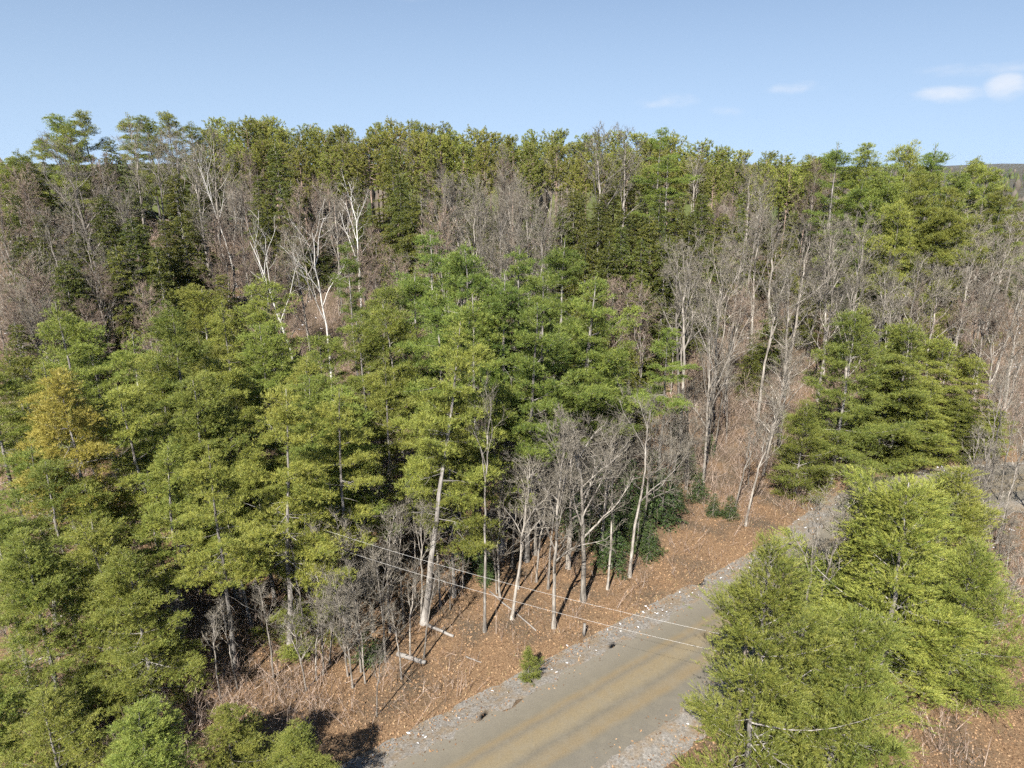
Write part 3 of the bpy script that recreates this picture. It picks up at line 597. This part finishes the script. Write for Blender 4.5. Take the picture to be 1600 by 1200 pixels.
# young spruces under the bare trees by the road
L = 'young dark spruce under the bare trees by the road'; G = 'young spruces by the road'
for u, v, Y in ((945, 745, 53), (985, 715, 57), (1020, 700, 60), (1040, 730, 57), (1000, 775, 53), (1095, 735, 62), (960, 800, 50), (1015, 815, 52), (1115, 790, 59), (740, 800, 50), (760, 860, 48), (575, 1000, 39), (1060, 640, 74), (930, 690, 60), (1110, 680, 72), (970, 740, 56), (1060, 740, 60), (1075, 690, 66), (900, 720, 56), (1140, 810, 58.5)): T('spr', u, v, Y, L, G, wide=1.25)
L = 'bare grey stem in the thicket beside the road bend'; G = 'thicket beside the road bend'
rq = np.random.default_rng(77); nn = 0
while nn < 34:
    x = rq.uniform(36, 66); y = rq.uniform(45, 64)
    if road_dist(x, y)[0] < ROAD_HALF+1.6 or x/y < .70: continue
    plant('pole', x, y, rq.uniform(7, 12), L, G, wide=1.15); nn += 1
# bare trees with their own place
T('bare', 922, 640, 45.6, 'tall pale grey bare tree with straight trunk closest to the road edge', var=0, wide=1.2)
T('bare', 872, 668, 42.3, 'bare grey tree in the leaf litter with trunk dividing near its base', var=2, wide=.85)
T('pole', 800, 700, 43.3, 'crooked bare tree leaning beside the fallen pale pole', var=1, wide=1.2)
T('pale', 1000, 618, 49, 'pale barked tree with a heavy white side limb by the young spruces', var=0, wide=1.1, lean=(0, 4), rot=20)
L = 'grey bare tree with fine spreading twigs among the young spruces'; G = 'bare trees among the young spruces'
for u, v, Y, k in ((895, 660, 50, 0), (950, 660, 52, 2), (1015, 660, 55, 5), (1050, 640, 60, 2), (840, 650, 52, 0), (985, 640, 58, 4), (1085, 610, 64, 5), (800, 690, 50, 5)): T('bare', u, v, Y, L, G, var=k, wide=1.1)
T('pole', 960, 700, 47.2, 'slender pale stem in front of the young spruces', var=0)
T('pole', 1190, 600, 57, 'slender leaning pale tree on the leaf covered bank above the road', var=1, rot=0, lean=(0, 3))
T('pole', 1165, 640, 60, 'second slender leaning stem on the leaf covered bank', var=1, rot=10, lean=(0, 4))
T('bare', 1090, 378, 68, 'very tall grey bare tree with twin stems behind the leaf covered bank', var=1, wide=.9)
T('bare', 1135, 385, 70, 'tall grey bare tree beside the twin stemmed one', var=4, wide=.85)
T('bare', 1125, 470, 64, 'bare tree with fan shaped crown in front of the twin stemmed one', var=2, wide=.7)
T('pale', 752, 600, 42, 'bare pale pole trunk slanting up through the pines', var=1, wide=.8, lean=(0, 5), rot=90)
T('bare', 118, 222, 108, 'grey bare tree with a huge fan of ascending limbs below the left skyline', var=2, wide=1.25)
T('birch', 497, 338, 82, 'white birch with three ascending stems above the pine stand', var=0)
T('birch', 448, 352, 80, 'leaning white birch beside the ascending one', var=1, rot=0)
T('birch', 550, 286, 92, 'white birch with clustered upright limbs in front of the dark hemlocks', var=0, rot=140)
plant('birch', pix(1578, 340, 116)[0], 116, 11, 'small white birch on the far right slope', var=0, wide=.8)
T('birch', 345, 240, 112, 'white stemmed birch beside the ridge trunks', var=1, wide=.8)
T('bare', 945, 208, 118, 'pale feathery bare tree standing high on the ridge before the pines', var=2, wide=1.2)
T('bare', 980, 205, 121, 'second pale bare tree on the ridge beside the blue green pine', var=0)
L = 'grey bare tree in the grove between the two hemlock patches'; G = 'bare trees of the central grove'
for u, v, Y, k in ((700, 290, 92, 0), (725, 278, 94, 2), (755, 285, 90, 4), (785, 280, 95, 1), (805, 290, 90, 2), (825, 325, 84, 5), (850, 335, 82, 0), (775, 320, 86, 5), (740, 330, 88, 0), (870, 345, 86, 3)): T('bare', u, v, Y, L, G, var=k)
L = 'bare grey tree on the slope below the hillside pines'; G = 'bare trees on the right slope'
for u, v, Y, k in ((1080, 385, 82, 5), (1160, 350, 88, 0), (1185, 275, 110, 1), (1200, 345, 92, 2), (1225, 335, 96, 4), (1260, 350, 92, 0), (1290, 345, 94, 2), (1320, 350, 90, 5), (1360, 335, 88, 1), (1310, 400, 84, 5), (1250, 400, 84, 2),
                   (1400, 400, 84, 0), (1440, 400, 86, 5), (1480, 420, 84, 4), (1520, 400, 92, 0), (1560, 380, 98, 2), (1595, 400, 92, 4), (1540, 330, 112, 5), (1500, 350, 108, 2), (1580, 345, 112, 0), (1210, 430, 78, 3), (1350, 430, 80, 2),
                   (1240, 520, 72, 2), (1215, 560, 68, 0), (1395, 460, 80, 3), (1600, 330, 125, 0), (1610, 460, 84, 2), (1560, 450, 86, 5)): T('bare', u, v, Y, L, G, var=k)
L = 'reddish tinted bare tree among the hillside woods'; G = 'reddish bare trees on the hillside'
for u, v, Y in ((15, 265, 108), (0, 300, 100), (45, 310, 98), (25, 420, 78), (150, 250, 110), (385, 250, 120), (500, 280, 112), (470, 300, 108), (165, 420, 82), (225, 460, 74), (130, 470, 76), (340, 350, 92), (385, 380, 86), (570, 400, 84), (620, 410, 80), (590, 370, 90),
                (690, 330, 90), (665, 280, 116), (1140, 310, 108), (1270, 260, 125), (1300, 270, 122), (960, 450, 80), (990, 440, 82), (1010, 460, 78), (1150, 450, 80), (880, 330, 98), (1540, 430, 92), (1580, 470, 84), (1500, 470, 84), (1450, 450, 86), (0, 450, 72), (60, 450, 72), (420, 400, 84), (790, 260, 118)): T('red', u, v, Y, L, G)
L = 'bare grey tree on the upper left hillside among hemlocks'; G = 'bare trees on the upper left hillside'
for u, v, Y, k in ((200, 200, 122, 0), (235, 215, 118, 2), (270, 205, 122, 4), (300, 225, 114, 1), (320, 205, 122, 5), (180, 290, 98, 3), (75, 330, 92, 0), (100, 300, 100, 2), (35, 400, 80, 5), (340, 280, 104, 1), (370, 290, 104, 0), (330, 330, 96, 3), (470, 360, 90, 5), (520, 300, 104, 1), (0, 380, 84, 2),
                   (200, 400, 84, 4), (140, 360, 90, 5), (55, 470, 70, 3)): T('bare', u, v, Y, L, G, var=k)
L = 'thin bare sapling under the pines of the stand'; G = 'bare saplings under the pines'
rr = np.random.default_rng(17)
for u, v, Y in ((700, 850, 44.5), (620, 790, 43), (570, 800, 42), (590, 860, 40), (655, 880, 39.5), (500, 880, 38.5), (530, 900, 37.5), (460, 880, 40), (780, 740, 46), (775, 800, 46.5), (810, 760, 47), (840, 740, 48), (890, 700, 50), (860, 720, 47), (720, 780, 47), (560, 930, 37), (620, 930, 37.5), (480, 930, 37), (270, 930, 37), (180, 960, 37), (60, 930, 38), (10, 960, 37), (110, 940, 39), (230, 980, 36), (600, 720, 47), (640, 760, 46),
                (1030, 680, 64), (1060, 660, 66), (980, 690, 58), (1180, 660, 66), (1205, 650, 68), (1130, 560, 72), (1150, 540, 74), (1080, 700, 63)):
    T('pole', u, v, Y, L, G)
for u, Y, hh in ((470, 36, 5), (500, 37.5, 6), (545, 36.5, 6), (560, 38, 6.5), (600, 39, 7), (640, 39.5, 6), (420, 37, 6), (560, 41, 8), (520, 41, 8), (480, 40, 7), (610, 42, 8), (360, 36, 5), (330, 35, 5), (660, 43, 8), (690, 45, 8), (580, 34, 4)):
    plant('pole', pix(u, 1000, Y)[0], Y, hh*1.3, L, G, var=int(u) % 3, wide=1.0)
L = 'bare sapling on the right verge among the bushy pines'; G = 'bare saplings on the right verge'
for u, v, Y, k in ((1310, 745, 40, 1), (1290, 765, 39, 0), (1365, 750, 41, 1), (1590, 560, 66, 0), (1575, 590, 64, 0), (1560, 740, 52, 1), (1595, 690, 54, 0), (1600, 800, 45, 1), (1320, 960, 33, 2), (1280, 1000, 31.5, 2), (1545, 700, 60, 2), (1585, 780, 48, 2), (1390, 740, 42, 0), (1345, 735, 42, 1), (1575, 700, 50, 1), (1610, 650, 56, 0), (1560, 800, 45, 2), (1595, 860, 42, 2), (1570, 900, 40, 2), (1540, 660, 60, 0), (1600, 620, 62, 1)): T('pole', u, v, Y, L, G, var=k)
L = 'bare sapling on the open slope behind the front stand'; G = 'bare saplings on the slope'
for k in range(90):
    Y = rr.uniform(72, 122); u = rr.uniform(-20, 1620); x = pix(u, 450, Y)[0]
    plant('pole', x, Y, rr.uniform(6, 11), L, G, wide=1.1)
# ------------------------------------------------------------------ ground cover
def mat_simple(name, stops, attr=True, rough=.9, scale=3):
    m = bpy.data.materials.new(name); t, n, l = link_nodes(m)
    if attr:
        a = n('ShaderNodeAttribute'); a.attribute_name = 'tint'; f = a.outputs['Fac']
    else: f = noise(t, n, l, scale, 5, .65)
    d = n('ShaderNodeBsdfPrincipled'); d.inputs['Roughness'].default_value = rough; d.inputs['Specular IOR Level'].default_value = .2
    l(ramp(t, n, l, f, stops), d.inputs['Base Color'])
    o = n('ShaderNodeOutputMaterial'); l(d.outputs[0], o.inputs[0]); return m
rg = np.random.default_rng(29)
# fallen leaves
n = 70000
lx = rg.uniform(-34, 46, n*3); ly = 28+rg.beta(1.1, 1.9, n*3)*46
d = road_dist(lx, ly); keep = ((d > ROAD_HALF+1.0+rg.exponential(.5, n*3)) | ((d > ROAD_HALF-.9) & (rg.random(n*3) < .12))) & (lx > -1.05*ly) & (lx < 1.0*ly); lx, ly = lx[keep][:n], ly[keep][:n]; n = len(lx)
dd_ = road_dist(lx, ly); lz = np.maximum(ground(lx, ly), np.interp(dd_, [0, ROAD_HALF, ROAD_HALF+.1, ROAD_HALF+.6, ROAD_HALF+1.1, ROAD_HALF+2.1, ROAD_HALF+2.3], [.1, .036, .036, -.03, -.12, -.2, -9]))+rg.uniform(.012, .05, n); c = np.stack([lx, ly, lz], -1)
a = rg.normal(0, 1, (n, 3)); a[:, 2] *= .45; a /= np.linalg.norm(a, axis=1, keepdims=True)
b = np.cross(a, np.array([0, 0, 1.])+rg.normal(0, .35, (n, 3))); b /= np.linalg.norm(b, axis=1, keepdims=True)
s = rg.uniform(.04, .10, n)[:, None]
V = np.stack([c-a*s, c+b*s*.6, c+a*s, c-b*s*.6], 1).reshape(-1, 3); q = np.arange(n)[:, None]*4
mb = MB(); mb.add(V, np.concatenate([q+[0, 1, 2], q+[0, 2, 3]]), np.repeat(rg.uniform(0, 1, n), 4))
tag(obj('leaf_litter', mb.mesh('leaf_litter', mat_simple('fallen_leaves', [(0, (.075, .042, .025)), (.4, (.17, .102, .056)), (.8, (.24, .15, .082)), (1, (.27, .185, .11))]))), 'orange brown fallen leaves covering the forest floor beside the road', 'leaves', kind='stuff')
# brush: thin leafless stems in clumps
mb = MB(); B0, B1, W = [], [], []
ncl = 10000
by = 29+rg.random(ncl)**1.05*110; bx = rg.uniform(-1.0, 1.0, ncl)*by*.86
d = road_dist(bx, by); pr = np.where(by < 60, np.where((bx > -12) & (bx < 34), .2, 1.0), .9); keep = (d > ROAD_HALF+2.6) & (rg.random(ncl) < pr); bx, by = bx[keep], by[keep]
for x, y in zip(bx, by):
    k = rg.integers(5, 10); g = float(ground(x, y)); hh = rg.uniform(.7, 2.2)*(1 if y < 62 else 1.9)
    p = np.column_stack([x+rg.normal(0, .6, k), y+rg.normal(0, .6, k), np.full(k, g-.05)])
    e = p+np.column_stack([rg.normal(0, .35, k)*hh, rg.normal(0, .35, k)*hh, hh*rg.uniform(.6, 1.1, k)])
    B0.append(p); B1.append(e); W.append(np.full(k, .016))
    for w in range(4):
        f = rg.uniform(.3, .95, (k, 1)); q = p+(e-p)*f; r2 = q+(e-p)*.3*rg.uniform(.5, 1.2, (k, 1))+rg.normal(0, .22, (k, 3))*hh*.6
        B0.append(q); B1.append(r2); W.append(np.full(k, .009))
A = np.concatenate(B0); E = np.concatenate(B1); W = np.concatenate(W)[:, None]
S = np.cross(E-A, rg.normal(size=A.shape)); S /= np.linalg.norm(S, axis=1, keepdims=True)+1e-9
V = np.stack([A+S*W, A-S*W, E], 1).reshape(-1, 3); mb.add(V, np.arange(len(V)), np.repeat(rg.uniform(0, 1, len(A)), 3))
tag(obj('undergrowth', mb.mesh('undergrowth', mat_simple('brush_stems', [(0, (.12, .085, .065)), (.6, (.24, .18, .145)), (1, (.38, .31, .26))]))), 'leafless brown brush and twigs covering the forest floor', 'brush', kind='stuff')
# woods far beyond the ridge: one mass of small crowns
n = 4000; fy = 170+rg.random(n)**1.6*1500; fx = rg.uniform(-1.1, 1.1, n)*fy; fz = ground(fx, fy); fh = rg.uniform(7, 15, n); fw = fh*rg.uniform(.16, .32, n); con = rg.random(n) < .5
ka = np.arange(7)*6.283/7; mb = MB(); V = []; lev = np.array([.12, .45, .75])
for lv, (rc, rd) in zip(lev, ((1, .6), (.7, 1), (.38, .75))):
    rr_ = np.where(con, rc, rd)[:, None]*fw[:, None]*rg.uniform(.6, 1.3, (n, 7)); V.append(np.stack([fx[:, None]+rr_*np.cos(ka), fy[:, None]+rr_*np.sin(ka), fz[:, None]+fh[:, None]*(lv+rg.normal(0, .04, (n, 7)))], -1))
V = np.concatenate(V+[np.stack([fx, fy, fz+fh], -1)[:, None]], 1); tri = []
for lv in range(2):
    for k in range(7): p, q = lv*7+k, lv*7+(k+1) % 7; tri += [(p, q, q+7), (p, q+7, p+7)]
for k in range(7): tri.append((14+k, 14+(k+1) % 7, 21))
mb.add(V.reshape(-1, 3), (np.arange(n)[:, None, None]*22+np.array(tri)[None]).reshape(-1, 3), np.repeat(np.where(con, rg.uniform(0, .45, n), rg.uniform(.55, 1, n)), 22))
tag(obj('far_woods', mb.mesh('far_woods', mat_simple('far_crowns', [(0, (.035, .05, .018)), (.45, (.075, .085, .025)), (.55, (.07, .06, .045)), (1, (.10, .085, .068))]))), 'far off mixed woods beyond the ridge fading toward the horizon', 'woods', kind='stuff')
# dead grass and weeds on the verge
mb = MB(); n = 14000; t = rg.uniform(0, len(ROAD)-1, n).astype(int); P = ROAD[t]; Tn = np.gradient(ROAD, axis=0)[t]; Tn /= np.linalg.norm(Tn, axis=1, keepdims=True)
o = (ROAD_HALF+.9+rg.exponential(1.2, n))*np.where(rg.random(n) < .6, 1, -1); gxx = P[:, 0]-Tn[:, 1]*o+rg.normal(0, .2, n); gyy = P[:, 1]+Tn[:, 0]*o
keep = road_dist(gxx, gyy) > ROAD_HALF+.5; gxx, gyy = gxx[keep], gyy[keep]; n = len(gxx)
A = np.stack([gxx, gyy, ground(gxx, gyy)-.02], -1); D = rg.normal(0, .11, (n, 3)); D[:, 2] = rg.uniform(.08, .3, n); S = rg.normal(0, .014, (n, 3)); S[:, 2] = 0
V = np.stack([A+S, A-S, A+D], 1).reshape(-1, 3); mb.add(V, np.arange(len(V)), np.repeat(rg.uniform(0, 1, n), 3))
tag(obj('dead_grass', mb.mesh('dead_grass', mat_simple('dead_grass', [(0, (.12, .11, .04)), (.3, (.25, .18, .09)), (1, (.42, .32, .19))]))), 'dry straw coloured grass along both road verges', 'grass', kind='stuff')
# old snow along the road edges, in the gully and in open spots of the hill
mb = MB()
def blob(x, y, r0):
    up = .13 if road_dist(x, y)[0] < ROAD_HALF+2.2 else 0.
    k = 9; a = np.arange(k)*6.283/k; rr_ = r0*rg.uniform(.45, 1.25, k); ang = rg.uniform(0, 3.14); el = rg.uniform(.2, .6)
    dx = rr_*np.cos(a); dy = rr_*np.sin(a)*el; X = x+dx*math.cos(ang)-dy*math.sin(ang); Y = y+dx*math.sin(ang)+dy*math.cos(ang)
    X2, Y2 = x+(X-x)*.6, y+(Y-y)*.6; th = min(.04, .14*r0)
    v = np.vstack([np.stack([X, Y, ground(X, Y)-.02+up], -1), np.stack([X2, Y2, ground(X2, Y2)+up+th*.7+rg.normal(0, .015, k)], -1), [[x, y, float(ground(x, y))+up+th]]])
    i = np.arange(k); j = (i+1) % k
    mb.add(v, np.concatenate([np.stack([i, j, j+k], -1), np.stack([i, j+k, i+k], -1), np.stack([i+k, j+k, np.full(k, 2*k)], -1)]))
Tn = np.gradient(ROAD, axis=0); Tn /= np.linalg.norm(Tn, axis=1, keepdims=True)
for k in range(900):
    t = rg.integers(0, len(ROAD)); p = ROAD[t]; xx = p[0]
    side = 1 if rg.random() < .7 else -1
    w = .35+.65*(math.sin(t*.13)+math.sin(t*.37+1) > .2)
    if xx > 26: w = 1
    if rg.random() > w: continue
    o = (ROAD_HALF+rg.normal(1.3, .45))*side
    blob(p[0]-Tn[t, 1]*o, p[1]+Tn[t, 0]*o, rg.uniform(.03, .15)*(1.2 if xx > 28 else 1.0))
for (cx, cy, s, m) in ((80, 104, 5, 40), (84, 108, 6, 30), (43, 50, 3, 14), (-76, 100, 6, 30), (-30, 98, 8, 25), (-18, 104, 9, 25), (14, 108, 12, 30), (-60, 90, 9, 25), (60, 80, 9, 30), (-45, 110, 10, 30), (90, 100, 10, 40)):
    for k in range(m):
        x, y = cx+rg.normal(0, s), cy+rg.normal(0, s)
        if road_dist(x, y)[0] > ROAD_HALF+.6: blob(x, y, rg.uniform(.1, .45))
tag(obj('snow', mb.mesh('snow', mat_simple('old_snow', [(.3, (.36, .36, .37)), (.7, (.60, .61, .63))], attr=False, rough=.7), True)), 'patchy dirty old snow along the road edge and on the slope', 'snow', kind='stuff')

# ------------------------------------------------------------------ fallen logs, stump
def log_thing(name, a, b, r0, r1, mat, label, cat='log', stubs=3):
    a = np.array(a, float); b = np.array(b, float); n = 8; t = np.linspace(0, 1, n)[:, None]; P = a+(b-a)*t+rg.normal(0, .02, (n, 3))
    xy = ground(P[:, 0], P[:, 1]); P[:, 2] = xy+np.linspace(r0, r1, n)*.85
    mb = MB(); mb.tube(P, np.linspace(r0, r1, n)*rg.uniform(.93, 1.07, n), 9, cap=True)
    root = bpy.data.objects.new(name, None); COL.objects.link(root); root.location = P[0]; tag(root, label, cat)
    o = obj('stem', mb.mesh(name+'_stem', mat, True), root); o.location = -Vector(P[0])
    for k in range(stubs):
        m2 = MB(); i = rg.integers(2, n-1); d = rg.normal(0, 1, 3); d[2] = abs(d[2])+.2; d /= np.linalg.norm(d)
        m2.tube([P[i], P[i]+d*rg.uniform(.3, .8)], [r1*.35, r1*.15], 5, cap=True); s_ = obj('branch_stub', m2.mesh('branch_stub', mat), root); s_.location = -Vector(P[0])
    return root
def gp(u, v):                                    # ground point seen at a photograph pixel
    lo, hi = 20, 140
    for _ in range(40):
        m = (lo+hi)/2; x, z = pix(u, v, m)
        if z > float(ground(x, m)): lo = m
        else: hi = m
    return (*((pix(u, v, lo)[0], lo)), 0)
log_thing('fallen_log', gp(621, 1024), gp(665, 1038), .17, .15, M_DEAD, 'short cut grey log lying on the brown leaves', stubs=1)
log_thing('fallen_log', gp(664, 976), gp(709, 996), .12, .10, M_DEAD, 'grey log lying beside the foot of the tall pine trunk')
log_thing('fallen_pole', gp(765, 925), gp(838, 986), .06, .045, M_DEAD, 'pale fallen pole across the leaf litter by the crooked tree', 'log', 1)
log_thing('fallen_branch', gp(728, 1027), gp(752, 1036), .05, .03, M_DEAD, 'small curved dead branch on open leaf litter', 'branch', 2)
log_thing('fallen_tree', gp(95, 965), gp(150, 948), .10, .05, M_DEAD, 'bleached fallen trunk beneath the dark pines at the brush edge', 'log', 4)
log_thing('fallen_tree', gp(10, 1045), gp(110, 1020), .09, .05, M_DEAD, 'long bleached fallen trunk lying over bare brush', 'log', 4)
log_thing('fallen_tree', gp(232, 972), gp(300, 940), .10, .06, M_DEAD, 'bleached fallen trunk propped under the leaning pine', 'log', 5)
mb = MB(); x, y, _ = gp(912, 992); g = float(ground(x, y)); mb.tube([(x, y, g-.1), (x+.02, y, g+.35), (x+.04, y+.02, g+.95)], [.13, .11, .10], 9, cap=True)
tag(obj('tree_stump', mb.mesh('tree_stump', M_PBARK)), 'short mossy broken stump between the wires near the road', 'stump')

# ------------------------------------------------------------------ power line: two poles, two wires
M_WIRE = mat_simple('aluminium_wire', [(0, (.40, .39, .37)), (1, (.45, .44, .42))], rough=.4)
M_POLE = bark_mat('pole_wood', [(.3, (.14, .11, .085)), (.7, (.27, .23, .19))], stretch=.1)
def pole_thing(x, y, h, label):
    g = float(ground(x, y)); root = bpy.data.objects.new('utility_pole', None); COL.objects.link(root); root.location = (x, y, g); tag(root, label, 'utility pole', 'utility poles of the power line')
    m = MB(); m.tube([(0, 0, -.3), (0, 0, h*.5), (0, 0, h)], [.17, .145, .11], 10, cap=True); obj('shaft', m.mesh('pole_shaft', M_POLE, True), root)
    for dz in (.15, 1.25):
        m = MB(); m.tube([(0, 0, h-dz), (.0, -.12, h-dz), (.0, -.12, h-dz+.14)], [.03, .03, .045], 8, cap=True); obj('insulator', m.mesh('insulator', M_WIRE, True), root)
    return root
PA, PB = (-20, 44), (12.2, 30.1)
pole_thing(*PA, 9.6, 'wooden utility pole among the dark pines of the stand'); pole_thing(*PB, 8.6, 'wooden utility pole on the right verge behind the young pine')
for dz, lab in ((.02, 'upper thin pale power line crossing the road'), (1.12, 'lower thin pale power line crossing the road')):
    t = np.linspace(0, 1, 40); m = MB(); za = float(ground(*PA))+9.6-dz; zb = float(ground(*PB))+8.6-dz
    m.tube(np.column_stack([PA[0]+(PB[0]-PA[0])*t, PA[1]-.12+(PB[1]-PA[1])*t, za+(zb-za)*t-.7*4*t*(1-t)]), .0065, 5)
    tag(obj('power_line', m.mesh('power_line', M_WIRE, True)), lab, 'wire', 'wires of the power line')

# ------------------------------------------------------------------ thin air haze
hx = 4700; mb = MB(); c8 = np.array([(x, y, z) for x in (-hx, hx) for y in (-hx, hx) for z in (-6, 75)], float)
mb.add(c8, [(0, 1, 3), (0, 3, 2), (4, 6, 7), (4, 7, 5), (0, 4, 5), (0, 5, 1), (2, 3, 7), (2, 7, 6), (0, 2, 6), (0, 6, 4), (1, 5, 7), (1, 7, 3)])
hm = bpy.data.materials.new('haze'); tt, n_, l_ = link_nodes(hm); pv = n_('ShaderNodeVolumePrincipled'); pv.inputs['Color'].default_value = (.72, .83, 1, 1); pv.inputs['Density'].default_value = .000025; pv.inputs['Anisotropy'].default_value = .2
ho = n_('ShaderNodeOutputMaterial'); l_(pv.outputs[0], ho.inputs['Volume'])
tag(obj('haze', mb.mesh('haze', hm)), kind='stuff')

# ------------------------------------------------------------------ labels: which of the look-alikes (size, nearest landmark)
def at(label_part):
    return next(o for o in COL.objects if o.parent is None and label_part in str(o.get('label', ''))).location
MARK = [('the yellowing pine', at('dying yellow')), ('the forked trunk pine', at('forked pale trunk')), ('the three stemmed birch', at('three ascending')), ('the birch with clustered limbs', at('clustered upright')),
        ('the huge fan limbed bare tree', at('huge fan')), ('the broad pointed hemlock', at('broad pointed crown')), ('the pale feathery ridge tree', at('pale feathery')), ('the yellow tinged hemlock', at('yellow tinged')),
        ('the twin stemmed bare tree', at('with twin stems')), ('the spire topped pine', at('spire topped')), ('the lone broad pine', at('lone broad')), ('the twin trunk pine', at('twin grey trunk')), ('the ridge trunks birch', at('beside the ridge trunks')),
        ('the small far birch', at('small white birch')), ('the hemlock left of the grove', at('left of the grey')), ('the fallen logs', at('beside the foot')), ('the largest verge pine', at('large bushy yellow')), ('the bleached fallen trunks', at('lying over bare brush'))]
SHORT = {'white pines of the stand left of the road': 'white pine of the roadside stand', 'bushy pines at the front edge of the stand': 'bushy pine at the stand edge', 'pines in front of the stand': 'broad pine in front of the stand',
         'lush pines of the central clump': 'lush green pine of the central clump', 'pines in the clump beyond the road bend': 'bright green pine beyond the road bend', 'red pines along the ridge': 'tufted olive red pine along the ridge',
         'bare trees among the ridge pines': 'grey bare tree among the ridge pines', 'white pines at the left end of the ridge': 'white pine breaking the ridge skyline', 'pines of the hillside group': 'layered pine of the hillside group',
         'pines on the far right shoulder': 'distant pine on the hill shoulder', 'hemlocks on the hillside': 'dark olive hillside hemlock', 'young spruces by the road': 'young dark spruce under bare trees', 'thicket beside the road bend': 'bare grey stem in the bend thicket',
         'bare trees among the young spruces': 'fine twigged bare tree among young spruces', 'bare trees of the central grove': 'grey bare tree of the central grove', 'bare trees on the right slope': 'bare grey tree below the hillside pines', 'reddish bare trees on the hillside': 'reddish bare hillside tree',
         'bare trees on the upper left hillside': 'bare grey tree among hillside hemlocks', 'bare saplings under the pines': 'thin bare sapling under the pines', 'bare saplings on the right verge': 'bare sapling on the pine covered verge', 'bare saplings on the slope': 'bare sapling on the open slope'}
for g_, ph in SHORT.items():
    mem = [o for o in COL.objects if o.parent is None and o.get('group') == g_]; hs_ = sorted(HGT[o.name] for o in mem)
    for o in mem:
        k = hs_.index(HGT[o.name])/max(1, len(hs_)); sz = 'shorter ' if k < .34 else ('' if k < .67 else 'taller ')
        m = min(MARK, key=lambda q: (q[1].x-o.location.x)**2+(q[1].y-o.location.y)**2)
        o['label'] = sz+ph+' nearest '+m[0]
